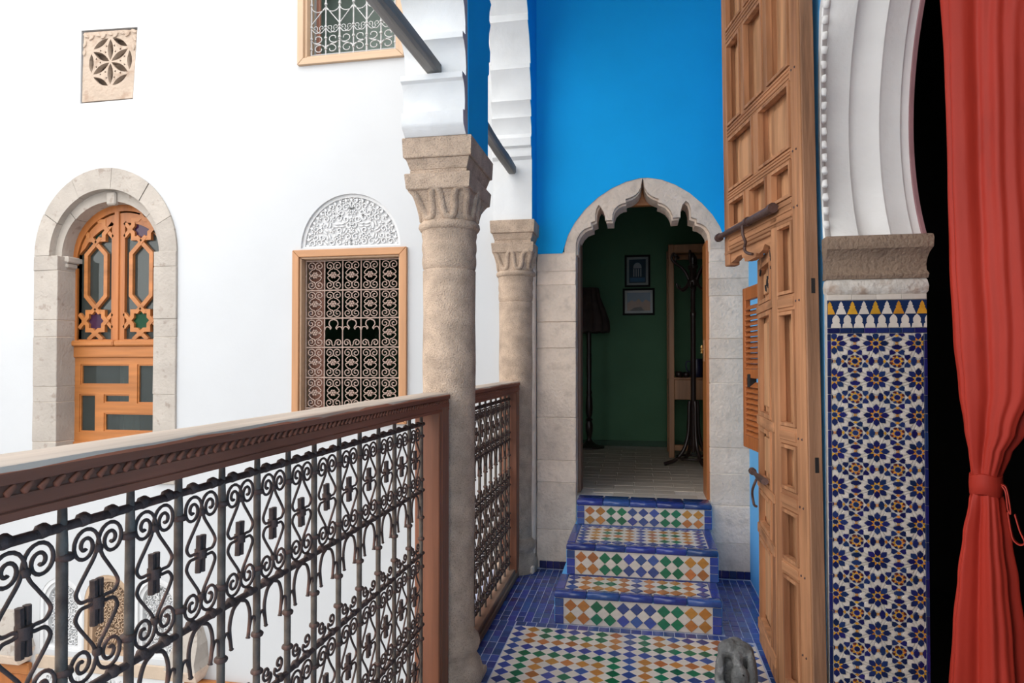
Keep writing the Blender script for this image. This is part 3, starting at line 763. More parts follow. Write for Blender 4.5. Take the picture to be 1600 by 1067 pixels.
UPX = (1, 0, 0)
XI = -0.893
w0 = 0.1455
BANDS = [(0.972, 1.232), (0.416, 0.694), (0.118, 0.396)]
sc = {}
for bi, (a, b) in enumerate(BANDS):
    for sg in (-1, 1): sc[(bi, sg)] = sc_mesh(w0 * 0.94, b - a, 0.0034, to_yz, UPX, IRON, sg)
clm = clamp_mesh(w0, 0.27, 0.0062, to_yz, IRON)
colm = collar_mesh(0.0140, 0.006, IRON)
smc = collar_mesh(0.0075, 0.0065, IRON)
def hook_mesh(sg):
    mb = MB()
    a = catmull([Vector((0, sg * 0.004, 0)), Vector((0, sg * 0.028, -0.012)), Vector((0, sg * 0.041, -0.045)), Vector((0, sg * 0.036, -0.085)), Vector((0, sg * 0.033, -0.098))], 5)
    mb.tube(a, [0.0042] * (len(a) - 2) + [0.0058, 0.0048], 6, up=UPX)
    b = catmull([Vector((0, sg * 0.039, -0.075)), Vector((0, sg * 0.050, -0.055)), Vector((0, sg * 0.062, -0.062)), Vector((0, sg * 0.066, -0.092))], 4)
    mb.tube(b, 0.0034, 6, up=UPX)
    return mb.mesh('hook', IRON, 80)
hk = {s_: hook_mesh(s_) for s_ in (-1, 1)}
def curl_mesh(sg):
    sp_ = spiral(0.030, 0.036, 0.0195, 1.3, pi + 0.3, True, 22)
    pts = [Vector((0, sg * a, b)) for a, b in sp_] + [Vector((0, sg * 0.008, 0.018)), Vector((0, sg * 0.030, 0.002)), Vector((0, sg * 0.060, 0.0))]
    mb = MB(); mb.tube(catmull(pts, 2), 0.0036, 6, up=UPX); return mb.mesh('curl', IRON, 80)
cl = {s_: curl_mesh(s_) for s_ in (-1, 1)}
def bar_mesh():
    mb = MB(); mb.lathe([(0.0072, 0.05), (0.0084, 0.3), (0.0080, 0.62), (0.0088, 0.9), (0.0084, 1.21), (0.0072, 1.245), (0.0064, 1.29)], n=10); return mb.mesh('baluster', IRON_BAR, 50)
barm = bar_mesh()
def rope_beads(y0, y1):
    mb = MB(); y = y0
    while y < y1:
        mb.cbox(Vector((-0.8395, y, 1.3258)), (Vector((1, 0, 0)), Vector((0, 0.80, 0.6)), Vector((0, -0.6, 0.80))), (0.0038, 0.0100, 0.0042), 0.003, 0.001); y += 0.0265
    return mb
def railing(label, ya, yb, posts, bars):
    t = thing('balcony_railing', label, 'railing', (XI, ya, 0), group='wrought iron balcony railings')
    prof_ = [(-0.955, 1.282), (-0.842, 1.282), (-0.840, 1.294), (-0.843, 1.296), (-0.840, 1.299), (-0.840, 1.317), (-0.843, 1.319), (-0.843, 1.333), (-0.836, 1.335), (-0.835, 1.350), (-0.843, 1.357)]
    prof2 = [(-0.843, 1.357), (-0.85, 1.3605), (-0.945, 1.3605), (-0.958, 1.350), (-0.955, 1.282)]
    def sweep(pr_, nm, m_):
        n = max(2, int((yb - ya) / 0.12)); rnd = random.Random(3)
        secs = []
        for i in range(n + 1):
            yy = ya + (yb - ya) * i / n
            secs.append([(px + rnd.uniform(-0.001, 0.001), yy, pz + rnd.uniform(-0.0012, 0.0012)) for px, pz in pr_])
        mb = MB(); mb.loft(secs); return mb.build(nm, m_, t, smooth=30)
    sweep(prof_ + [(-0.955, 1.345)], 'handrail', RAILWOOD)
    sweep([(-0.836, 1.3490), (-0.843, 1.3585), (-0.85, 1.3615), (-0.945, 1.3615), (-0.959, 1.350), (-0.957, 1.342), (-0.85, 1.342)], 'handrail_top', RAILTOP)
    rope_beads(ya + 0.02, yb - 0.03).build('rope_moulding', RAILWOOD, t, smooth=60, kind='stuff')
    for (p0, p1) in posts:
        mb = MB(); mb.box(-0.952, -0.841, p0, p1, 0.0, 1.30, 0.004); mb.box(-0.843, -0.8385, p0 + 0.035, p1 - 0.02, 0.06, 1.30, 0.0015); mb.build('post', RAILWOODZ, t)
    mb = MB(); mb.box(-0.952, -0.838, ya, yb, 0.0, 0.040, 0.005); mb.box(-0.935, -0.850, ya, yb, 0.038, 0.066, 0.008); mb.build('bottom_rail', RAILBASE, t)
    # iron: horizontal bars with lumps, then every bay
    for z, r in ((1.240, 0.0078), (0.964, 0.0074), (0.702, 0.0074), (0.406, 0.0074), (0.112, 0.0074)):
        mb = MB(); mb.tube([(XI, bars[0] - w0 * 0.7, z), (XI, bars[-1] + 0.03, z)], r, 8)
        for a, b in zip(bars[:-1], bars[1:]):
            for f in (0.27, 0.73):
                mb.lathe([(r * 0.9, -0.011), (r * 1.45, -0.006), (r * 1.6, 0), (r * 1.45, 0.006), (r * 0.9, 0.011)], (XI, a + (b - a) * f + random.uniform(-0.004, 0.004), z + 0.003), 8, axis='y')
        mb.build('rail_bar', IRON, t, smooth=60)
    for y in bars:
        M = T((XI, y, 0)) @ Matrix.Rotation(random.uniform(-0.004, 0.004), 4, 'X') @ Matrix.Rotation(random.uniform(0, 6), 4, 'Z')
        place('baluster', barm, t, M)
        place('collar', colm, t, T((XI, y, 0.856))); place('collar', colm, t, T((XI, y, 0.768)))
        for bi, (z0, z1) in enumerate(BANDS):
            for z in (z0 + 0.040, z1 - 0.040): place('collar', colm, t, T((XI, y, z)))
    for a, b in zip(bars[:-1], bars[1:]):
        c = (a + b) / 2; k = (b - a) / w0
        for bi, (z0, z1) in enumerate(BANDS):
            zc_ = (z0 + z1) / 2
            for sg in (-1, 1):
                M = T((XI + sg * 0.0015, c + random.uniform(-0.002, 0.002), zc_)) @ Matrix.Rotation(random.uniform(-0.03, 0.03), 4, 'X') @ Matrix.Diagonal((1, k, 1, 1))
                place('scroll', sc[(bi, sg)], t, M)
            place('clamp', clm, t, T((XI - 0.002, c, zc_ + random.uniform(-0.006, 0.006))) @ Matrix.Rotation(random.uniform(-0.06, 0.06), 4, 'X'))
            for z in (z0 + 0.044, z1 - 0.044): place('tie', smc, t, T((XI, c, z)))
        for sg in (-1, 1):
            place('hook', hk[sg], t, T((XI, c, 0.958)) @ Matrix.Diagonal((1, k, 1, 1)))
            place('curl', cl[sg], t, T((XI, c, 0.708)) @ Matrix.Diagonal((1, k, 1, 1)))
    return t
bars1 = [0.502, 0.640, 0.776, 0.914, 1.048, 1.184, 1.320, 1.460, 1.600, 1.745, 1.896, 2.051, 2.210, 2.365, 2.524, 2.672]
railing('nearer wrought iron balcony railing with dark cedar handrail', 0.30, 2.905, [(0.34, 0.46), (2.762, 2.905)], bars1)
bars2 = [3.30 + 0.1455 * i for i in range(9)] + [4.56]
bars2 = [3.28 + 0.1425 * i for i in range(10)]
railing('farther short wrought iron railing between the two stone columns', 3.20, 4.685, [(4.585, 4.685)], bars2)

# ================================================================== ARCHED WINDOW (window_1)
win1 = thing('window_1', 'tall arched honey wood window with star fretwork in a limestone surround', 'window', (-4.40, YW, 0.5))
AX = (Vector((1, 0, 0)), Vector((0, 1, 0)), Vector((0, 0, 1)))
blocks(win1, -5.085, -4.848, [0.5, 0.82, 1.155, 1.29, 1.71, 1.855, 2.275, 2.40], 4.862, 5.14, STONE_PALE, 11)
blocks(win1, -4.90, -4.874, [0.5, 0.95, 1.40, 1.855, 2.275], 4.935, 5.14, STONE_PALE, 12)
blocks(win1, -3.925, -3.716, [0.5, 0.9, 1.231, 1.70, 1.852, 2.28, 2.405], 4.862, 5.14, STONE_PALE, 13)
for x0, x1 in ((-4.89, -4.815), (-3.965, -3.90)):
    mb = MB(); mb.box(x0, x1, 4.93, 5.14, 2.35, 2.405, 0.01); mb.box(x0 + (0 if x0 < -4.5 else 0.015), x1 - (0.015 if x0 < -4.5 else 0), 4.94, 5.14, 2.305, 2.352, 0.012); mb.build('impost', STONE_PALE, win1)
def voussoirs(cx, cz, ri, ro, rzi, rzo, y0, y1, angs, parent, m_):
    for a, b in zip(angs[:-1], angs[1:]):
        lp = arc(cx, cz, ri, rzi, a + 0.25, b - 0.25, 6) + arc(cx, cz, ro, rzo, a + 0.25, b - 0.25, 6)[::-1]
        p = random.uniform(-0.004, 0.004)
        mb = MB(); mb.prism([lp], XZ, y0 + p, y1); mb.build('voussoir', m_, parent)
voussoirs(-4.40, 2.40, 0.535, 0.683, 0.545, 0.722, 4.862, 5.14, [0, 24, 52, 84, 118, 150, 180], win1, STONE_PALE)
voussoirs(-4.40, 2.40, 0.472, 0.560, 0.455, 0.560, 4.925, 5.14, [0, 42, 88, 136, 180], win1, STONE_PALE)
mb = MB(); mb.box(-4.42, -4.33, 4.90, 4.95, 2.82, 2.93, 0.02); mb.build('keystone_boss', STONE_PALE, win1)
win1['kind'] = 'structure'
# woodwork
YF = 5.055
def board(parent, x0, x1, z0, z1, m_, y0=YF, y1=YF + 0.045, nm='board', c=0.004):
    mb = MB(); mb.box(x0, x1, y0, y1, z0, z1, c); return mb.build(nm, m_, parent)
def head(x0, x1):   # arched top piece of a leaf: between two arcs
    return None
ZT = 1.682
fr = MB()
n = 20
# outer frame with arched head
ol = [(-4.925, ZT), (-4.925, 2.36)] + arc(-4.37, 2.36, 0.555, 0.52, 180, 0, 30)[1:-1] + [(-3.815, 2.36), (-3.815, ZT)]
il = [(-3.90, ZT), (-3.90, 2.36)] + arc(-4.37, 2.36, 0.465, 0.44, 0, 180, 30)[1:-1] + [(-4.83, 2.36), (-4.83, ZT)]
fr.prism([ol + il], XZ, YF - 0.01, YF + 0.06); fr.build('frame', HONEYZ, win1)
def leaf_poly(x0, x1):
    # leaf outline clipped by the arched head
    def zt(x): return 2.36 + 0.425 * sqrt(max(0.0, 1 - ((x + 4.37) / 0.455) ** 2))
    xs = [x0 + (x1 - x0) * i / 14 for i in range(15)]
    return [(x0, ZT), (x1, ZT)] + [(x, max(2.36, zt(x))) for x in xs[::-1]]
for (x0, x1, sa, sb) in ((-4.818, -4.44, 0.0, 0.054), (-4.432, -3.915, 0.068, 0.10)):
    o = leaf_poly(x0, x1)
    a, b = x0 + sa, x1 - sb
    inner = [(a, ZT + 0.012), (b, ZT + 0.012)] + [(p[0], p[1] - 0.085 if p[1] > 2.45 else 2.38) for p in o[2:] if a < p[0] < b]
    inner = [(a, ZT + 0.012), (b, ZT + 0.012), (b, min(2.705, inner[2][1]))] + [(p[0], min(2.705, p[1])) for p in inner[3:-1]] + [(a, min(2.705, inner[-1][1]))]
    mb = MB(); mb.prism([o, inner], XZ, YF, YF + 0.04); mb.build('leaf_frame', HONEYZ, win1)
    mb = MB(); mb.box(a - 0.01, b + 0.01, YF + 0.028, YF + 0.032, ZT, 2.74); mb.build('pane', GLASS, win1)
mb = MB(); mb.box(-4.462, -4.415, YF - 0.012, YF + 0.01, ZT, 2.80, 0.004); mb.build('meeting_stile', HONEYZ, win1)
def ribbon(parent, pts, wid, y0, y1, nm, m_, closed=True):
    P_ = [Vector(p) for p in pts]; m_n = len(P_); outl, inl = [], []
    for i in range(m_n):
        a = P_[i - 1] if (closed or i > 0) else P_[i] * 2 - P_[i + 1]
        c = P_[(i + 1) % m_n] if (closed or i < m_n - 1) else P_[i] * 2 - P_[i - 1]
        d1 = (P_[i] - a).normalized(); d2 = (c - P_[i]).normalized()
        n1 = Vector((-d1.y, d1.x)); n2 = Vector((-d2.y, d2.x)); b = (n1 + n2)
        b = b.normalized() if b.length > 1e-5 else n1
        k = wid / 2 / max(0.4, b.dot(n1))
        outl.append(P_[i] + b * k); inl.append(P_[i] - b * k)
    mb = MB()
    cnt = m_n if closed else m_n - 1
    for i in range(cnt):
        j = (i + 1) % m_n
        q = [outl[i], outl[j], inl[j], inl[i]]
        mid_o = [(p.x, y1, p.y) for p in q]; top = [(p.x, y0, p.y) for p in q]
        mb.add(top + mid_o, [(0, 1, 2, 3), (7, 6, 5, 4), (0, 4, 5, 1), (1, 5, 6, 2), (2, 6, 7, 3), (3, 7, 4, 0)])
    return mb.build(nm, m_, parent)
def star8(cx, cz, R, k=0.765, sx=1.0):
    return [(cx + sx * (R if i % 2 == 0 else R * k) * cos(radians(22.5 * i)), cz + (R if i % 2 == 0 else R * k) * sin(radians(22.5 * i))) for i in range(16)]
for cx, gl in ((-4.652, (GLASS_DARKGREEN, GLASS_PURPLE)), (-4.205, (GLASS_PURPLE, GLASS_GREEN))):
    for cz, g in ((2.640, gl[0]), (1.853, gl[1])):
        ribbon(win1, star8(cx, cz, 0.112), 0.036, YF - 0.004, YF + 0.03, 'star_fret', HONEYX)
        mb = MB(); mb.prism([star8(cx, cz, 0.10)], XZ, YF + 0.02, YF + 0.027); mb.build('star_pane', g, win1)
        for sx in (-1, 1):      # stub cross where the star meets the stile
            for sz in (-1, 1):
                ribbon(win1, [(cx + sx * 0.108, cz), (cx + sx * 0.165, cz + sz * 0.062)], 0.032, YF, YF + 0.03, 'fret_bar', HONEYX, closed=False)
    hx = 0.098
    hexp = [(cx, 2.528), (cx + hx, 2.43), (cx + hx, 2.07), (cx, 1.965), (cx - hx, 2.07), (cx - hx, 2.43)]
    ribbon(win1, hexp, 0.036, YF - 0.002, YF + 0.03, 'hexagon_fret', HONEYX)
    for z, sg in ((2.53, 1), (1.965, -1)):
        for sx in (-1, 1): ribbon(win1, [(cx, z), (cx + sx * 0.045, z + sg * 0.045)], 0.034, YF - 0.006, YF + 0.03, 'fret_bar', HONEYX, closed=False)
    for sx in (-1, 1): ribbon(win1, [(cx, 1.75), (cx + sx * 0.07, 1.69)], 0.034, YF - 0.003, YF + 0.03, 'fret_bar', HONEYX, closed=False)
board(win1, -4.915, -4.44, 1.634, 1.684, HONEYX, YF - 0.045, YF + 0.03, 'sill_bar', 0.012)
board(win1, -4.436, -3.85, 1.634, 1.684, HONEYX, YF - 0.045, YF + 0.03, 'sill_bar', 0.012)
board(win1, -4.925, -3.85, 1.535, 1.636, HONEYX, YF - 0.02, YF + 0.05, 'transom', 0.008)
lowp = rect(-4.91, -3.86, 0.80, 1.537)
hl = [rect(-4.793, -4.308, 1.299, 1.477), rect(-4.229, -3.97, 1.142, 1.477), rect(-4.801, -4.639, 0.889, 1.216), rect(-4.557, -4.304, 1.144, 1.218), rect(-4.555, -3.97, 0.90, 1.058)]
mb = MB(); mb.prism([lowp] + hl, XZ, YF - 0.005, YF + 0.04); mb.build('lower_frame', HONEYX, win1)
for l in hl:
    mb = MB(); mb.box(l[0][0] - 0.01, l[1][0] + 0.01, YF + 0.018, YF + 0.022, l[0][1] - 0.01, l[2][1] + 0.01); mb.build('pane', GLASS, win1)
    x0, x1, z0, z1 = l[0][0], l[1][0], l[0][1], l[2][1]
    ribbon(win1, [(x0 + .006, z0 + .006), (x1 - .006, z0 + .006), (x1 - .006, z1 - .006), (x0 + .006, z1 - .006)], 0.012, YF + 0.004, YF + 0.02, 'glazing_bead', HONEYX)
board(win1, -4.93, -3.85, 0.70, 0.805, HONEYX, YF - 0.02, YF + 0.05, 'bottom_rail', 0.006)
board(win1, -4.93, -3.85, 0.50, 0.705, STONE_PALE, YF - 0.03, YF + 0.06, 'sill_stone', 0.01)
# pale net curtain in the bedroom behind the lower panes
cw = MB()
for q in (0,):
    secs = []
    for z in (0.6, 1.6):
        secs.append([(-4.58 + 0.2 * i / 24, 5.26 + 0.018 * sin(i * 1.7), z) for i in range(25)] + [(-4.58 + 0.2 * i / 24, 5.265 + 0.018 * sin(i * 1.7), z) for i in range(24, -1, -1)])
    cw.loft(secs)
o = cw.build('net_curtain', mat('net_curtain_cloth', (0.6, 0.6, 0.57), 0.9), None, (-4.48, 5.26, 0.6), smooth=60)
tag(o, 'pale net curtain hanging behind the panes of the arched window', 'curtain')

# ================================================================== GRILLED WINDOW (window_2)
win2 = thing('window_2', 'pine framed window filled with a pinkish scrolled iron grille, below a carved lunette', 'window', (-2.213, YW, 1.04))
def mitred(parent, x0, x1, z0, z1, w, y0, y1, mz, mx_, top=True, bot=True, nm='frame_board'):
    X0, X1, Z0, Z1 = x0 + w, x1 - w, z0 + w, z1 - w
    quads = [([(x0, z0), (X0, Z0), (X0, Z1), (x0, z1)], mz), ([(x1, z0), (x1, z1), (X1, Z1), (X1, Z0)], mz), ([(x0, z1), (X0, Z1), (X1, Z1), (x1, z1)], mx_), ([(x0, z0), (x1, z0), (X1, Z0), (X0, Z0)], mx_)]
    for q, m_ in quads:
        cx_ = sum(p[0] for p in q) / 4; cz_ = sum(p[1] for p in q) / 4
        q2 = [(cx_ + (a - cx_) * 0.997, cz_ + (b - cz_) * 0.999) for a, b in q]
        mb = MB(); mb.prism([q2], XZ, y0, y1); o = mb.build(nm, m_, parent)
        bv = o.modifiers.new('edge', 'BEVEL'); bv.width = 0.004; bv.segments = 2; bv.limit_method = 'ANGLE'
mitred(win2, -2.685, -1.742, 1.025, 2.375, 0.056, 4.850, 4.93, PINEZ, PINEX)
mitred(win2, -2.632, -1.795, 1.078, 2.322, 0.016, 4.872, 5.0, PALEPINEZ, PALEPINE, nm='inner_lining')
win2['kind'] = 'structure'
GX = [-2.606, -2.449, -2.296, -2.142, -1.988, -1.828]
GZ = [2.298, 2.062, 1.842, 1.612, 1.374, 1.132]
YG = 4.935
UPY = (0, 1, 0)
for k, z in enumerate(GZ):
    mb = MB(); mb.tube([(GX[0], YG, z), (GX[-1], YG, z)], 0.0062, 6); mb.build('rail_bar', IRON_PINK, win2)
for k, x in enumerate(GX):
    mb = MB(); mb.tube([(x, YG, GZ[-1] - 0.02), (x, YG, GZ[0] + 0.02)], 0.0055, 6); mb.build('upright_bar', IRON_PINK, win2)
mb = MB(); mb.tube([(GX[0], YG, GZ[0] + 0.022), (GX[-1], YG, GZ[0] + 0.022)], 0.004, 6); mb.build('rail_bar', IRON_PINK, win2)
wg, hg = 0.154, 0.232
gsc = {s_: sc_mesh(wg * 0.95, hg * 0.96, 0.0045, to_xz, UPY, IRON_PINK, s_, r=0.0335, turns=1.35) for s_ in (-1, 1)}
def flower_mesh(fn, r, matl):
    mb = MB()
    for (a, b) in ((-0.5, 0.95), (0.5, 0.95), (-1, 0.25), (1, 0.25), (-0.5, -0.75), (0.5, -0.75), (0, 0.1)):
        c = fn(Vector((a * r, b * r, 0)))
        mb.lathe([(0.1 * r, -0.5 * r), (0.42 * r, -0.35 * r), (0.52 * r, 0), (0.42 * r, 0.35 * r), (0.1 * r, 0.5 * r)], c, 8, axis='y')
    return mb.mesh('flower', matl, 60)
flm = flower_mesh(to_xz, 0.019, IRON_PINK)
for r in range(5):
    for c in range(5):
        xc, zc_ = (GX[c] + GX[c + 1]) / 2, (GZ[r] + GZ[r + 1]) / 2
        kx, kz = (GX[c + 1] - GX[c]) / wg, (GZ[r] - GZ[r + 1]) / hg
        if r == 2 and 1 <= c <= 3:      # three open cells with small horseshoe arches
            for sg in (-1, 1):
                pts = catmull([Vector((xc, YG, GZ[2] - 0.008)), Vector((xc + sg * 0.03, YG, GZ[2] - 0.022)), Vector((xc + sg * 0.037, YG, GZ[2] - 0.05)), Vector((xc + sg * 0.020, YG, GZ[2] - 0.075)), Vector((xc + sg * 0.030, YG, GZ[2] - 0.088))], 4)
                mb = MB(); mb.tube(pts, 0.0055, 6, up=UPY)
                pts = catmull([Vector((xc + sg * 0.024, YG, GZ[2] - 0.082)), Vector((xc + sg * 0.045, YG, GZ[2] - 0.068)), Vector((xc + sg * 0.065, YG, GZ[2] - 0.072)), Vector((xc + sg * 0.074, YG, GZ[2] - 0.092))], 4)
                mb.tube(pts, 0.0045, 6, up=UPY); mb.build('arch_scroll', IRON_PINK, win2)
                sp_ = spiral(xc + sg * 0.042, GZ[3] + 0.036, 0.030, 1.3, radians(200) if sg > 0 else radians(-20), sg < 0, 22)
                mb = MB(); mb.tube([(a, YG, b) for a, b in sp_] + [(xc + sg * 0.005, YG, GZ[3] + 0.012)], 0.005, 6, up=UPY); mb.build('scroll', IRON_PINK, win2)
            continue
        for sg in (-1, 1): place('scroll', gsc[sg], win2, T((xc, YG + sg * 0.001, zc_)) @ Matrix.Diagonal((kx, 1, kz, 1)))
        place('flower', flm, win2, T((xc, YG - 0.004, zc_)))
mb = MB(); mb.box(-2.71, -2.57, 5.16, 5.19, 1.05, 2.36, 0.004); 
for z in (1.12, 1.75): mb.box(-2.69, -2.59, 5.150, 5.165, z, z + 0.5, 0.004)
o = mb.build('folded_shutter', SHUTPINK, None, (-2.64, 5.17, 1.05)); tag(o, 'folded back pinkish wooden shutter inside the grilled window', 'shutter', 'folded shutters inside the windows')

# ================================================================== UPPER WINDOW (window_3)
win3 = thing('window_3', 'upper pale pine framed window with a white scrolled iron grille', 'window', (-2.21, YW, 3.84))
mitred(win3, -2.652, -1.770, 3.838, 5.07, 0.052, 4.85, 4.93, PALEPINEZ, PALEPINE)
mitred(win3, -2.602, -1.820, 3.888, 5.02, 0.022, 4.875, 5.0, PALEPINEZ, PALEPINE, nm='inner_lining')
win3['kind'] = 'structure'
BX = [-2.572, -2.449, -2.331, -2.214, -2.103, -1.984, -1.866]
mb = MB(); mb.tube([(BX[0], YG, 3.942), (BX[-1], YG, 3.942)], 0.005, 6); mb.build('rail_bar', IRON_WHITE, win3)
mb = MB(); mb.tube([(BX[0], YG, 4.62), (BX[-1], YG, 4.62)], 0.005, 6); mb.build('rail_bar', IRON_WHITE, win3)
for k, x in enumerate(BX):
    mb = MB(); mb.tube([(x, YG, 3.935), (x, YG, 4.98)], 0.0075 if k % 2 == 0 else 0.006, 6)
    for z in (3.99, 4.075, 4.165, 4.345): mb.tube([(x, YG, z - 0.007), (x, YG, z + 0.007)], 0.012, 8)
    mb.build('upright_bar', IRON_WHITE, win3)
def wscroll(nm, pts, r=0.0042):
    mb = MB(); mb.tube([(a, YG - 0.002, b) for a, b in pts], r, 6, up=UPY); mb.build(nm, IRON_WHITE, win3)
for k in range(6):
    a, b = BX[k], BX[k + 1]; c = (a + b) / 2; hw = (b - a) / 2
    odd = k % 2
    # big S scrolls in the lowest band
    s1 = -1 if odd else 1
    for (zc_, flip) in ((3.985, 1), (4.068, -1)):
        e = b if (s1 * flip < 0) else a
        sp_ = spiral(c + (0.006 if e == a else -0.006) , zc_, 0.0405, 1.05, radians(0 if e == a else 180), (flip > 0) == (e == a), 26, 0.30)
        wscroll('scroll', [(c + (p_[0] - c) * 1.32, p_[1]) for p_ in sp_])
    wscroll('scroll', [(p.x, p.y) for p in catmull([Vector((a if s1 > 0 else b, 4.055, 0)), Vector((c - s1 * hw * 0.4, 4.030, 0)), Vector((c + s1 * hw * 0.3, 4.022, 0)), Vector((b if s1 > 0 else a, 3.995, 0))], 5)])
    # small heart scrolls
    for sg in (-1, 1):
        sp_ = spiral(c + sg * 0.028, 4.155, 0.0225, 1.0, radians(-120 if sg > 0 else -60), sg < 0, 20, 0.25)
        wscroll('small_scroll', sp_ + [(c + sg * 0.0, 4.118)], 0.0032)
        wscroll('small_scroll', [(p.x, p.y) for p in catmull([Vector((c, 4.118, 0)), Vector((c + sg * 0.028, 4.118, 0)), Vector((c + sg * hw, 4.155, 0))], 4)], 0.0038)
    # straight braces and garlands above
    lo, hi = (a, b) if odd == 0 else (b, a)
    wscroll('brace', [(lo, 4.185), (hi, 4.325)], 0.0042)
    wscroll('garland', [(a + hw * (1 - cos(pi * i / 10)), 4.335 - 0.052 * sin(pi * i / 10)) for i in range(11)], 0.0042)
    wscroll('garland', [(a + hw * (1 - cos(pi * i / 10)), 4.50 + 0.05 * sin(pi * i / 10)) for i in range(11)], 0.0042)
mb = MB(); mb.box(-2.71, -2.62, 5.17, 5.20, 3.85, 5.0, 0.004); o = mb.build('folded_shutter', SHUTPINK, None, (-2.66, 5.18, 3.85)); tag(o, 'folded back wooden shutter inside the upper window', 'shutter', 'folded shutters inside the windows')

# ================================================================== CARVED PLASTER
def leaf_blob(mb, cx, cz, ang, L, wd, y0, y1, fn=XZ, n=8):
    pts = []
    for i in range(n + 1): 
        t = i / n; pts.append((L * (t - 0.5), wd / 2 * sin(pi * t) ** 0.8))
    for i in range(n - 1, 0, -1):
        t = i / n; pts.append((L * (t - 0.5), -wd / 2 * sin(pi * t) ** 0.8))
    c, s_ = cos(ang), sin(ang)
    lp = [(cx + a * c - b * s_, cz + a * s_ + b * c) for a, b in pts]
    mid_ = [fn(cx, cz, y0)]; k = len(lp)
    vs = [fn(a, b, y1) for a, b in lp] + [fn(cx + (a - cx) * 0.8, cz + (b - cz) * 0.8, y0 + 0.001) for a, b in lp] + mid_
    fs = [(i, (i + 1) % k, k + (i + 1) % k, k + i) for i in range(k)] + [(k + i, k + (i + 1) % k, 2 * k) for i in range(k)]
    mb.add(vs, fs)
def arabesque(inside, bounds, y0, y1, step, seed, sym=None):
    # dense interlace of stems, curls and leaves, mirrored about x = sym
    rnd = random.Random(seed); mb = MB()
    x0, x1, z0, z1 = bounds
    def both(fn_):
        fn_(1)
        if sym is not None: fn_(-1)
    mx_ = lambda x, s_: x if s_ > 0 else 2 * sym - x
    z = z0 + step * 0.5; row = 0
    while z < z1:
        x = (sym if sym is not None else x0) + step * (0.5 if row % 2 else 0.0)
        while x < x1:
            if inside(x, z, step * 0.55):
                kind = rnd.random(); rr_ = step * 0.50; a0 = rnd.uniform(0, 6.28); cw = rnd.random() < 0.5
                jx, jz = x + rnd.uniform(-1, 1) * step * 0.10, z + rnd.uniform(-1, 1) * step * 0.10
                def one(s_):
                    if kind < 0.55:
                        sp_ = spiral(jx, jz, rr_, 1.15, a0, cw, 14, 0.3)
                        mb.tube([(mx_(a, s_), (y0 + y1) / 2, b) for a, b in sp_], [step * 0.10] * len(sp_), 4, up=UPY, flat=(y1 - y0) / 2 / (step * 0.10))
                    elif kind < 0.8:
                        for q in range(5):
                            w = a0 + q * 2 * pi / 5
                            leaf_blob(mb, mx_(jx + rr_ * 0.55 * cos(w), s_), jz + rr_ * 0.55 * sin(w), w if s_ > 0 else pi - w, rr_ * 0.9, rr_ * 0.42, y0, y1)
                    else:
                        for q in (-1, 1):
                            leaf_blob(mb, mx_(jx + q * rr_ * 0.4 * sin(a0), s_), jz - q * rr_ * 0.4 * cos(a0), a0 if s_ > 0 else pi - a0, rr_ * 1.9, rr_ * 0.55, y0, y1)
                both(one)
            x += step
        z += step * 0.86; row += 1
    return mb
lun = thing('carved_lunette', 'white carved plaster half round above the grilled window', 'plaster panel', (lun_c[0], YW, lun_c[1]))
mb = MB(); mb.prism([arc(lun_c[0], lun_c[1] - 0.02, lun_rx + 0.01, lun_rz + 0.03, 0, 180, 32)], XZ, YW + 0.045, YW + 0.10); mb.build('back', PLASTER, lun)
mb = MB(); mb.prism([arc(lun_c[0], lun_c[1], lun_rx + 0.003, lun_rz + 0.003, 0, 180, 40) + arc(lun_c[0], lun_c[1], lun_rx - 0.024, lun_rz - 0.024, 180, 0, 40)], XZ, YW + 0.022, YW + 0.10); mb.build('rim', PLASTER, lun)
mb = MB(); mb.box(lun_c[0] - lun_rx, lun_c[0] + lun_rx, YW + 0.018, YW + 0.1, lun_c[1] - 0.02, lun_c[1] + 0.016, 0.003); mb.build('base_fillet', PLASTER, lun)
ins = lambda x, z, e: ((x - lun_c[0]) / (lun_rx - 0.02 - e * 0.6)) ** 2 + ((z - lun_c[1]) / (lun_rz - 0.02 - e * 0.6)) ** 2 < 1 and z > lun_c[1] + 0.01
mb = arabesque(ins, (lun_c[0] - lun_rx, lun_c[0] + lun_rx, lun_c[1] + 0.015, lun_c[1] + lun_rz), YW + 0.026, YW + 0.046, 0.054, 21, lun_c[0])
for q in range(25):
    w = pi * (q + 0.5) / 25
    leaf_blob(mb, lun_c[0] + (lun_rx - 0.043) * cos(w), lun_c[1] + (lun_rz - 0.043) * sin(w), w, 0.036, 0.022, YW + 0.022, YW + 0.054)
mb.build('carved_foliage', PLASTER, lun, smooth=50, kind='stuff')

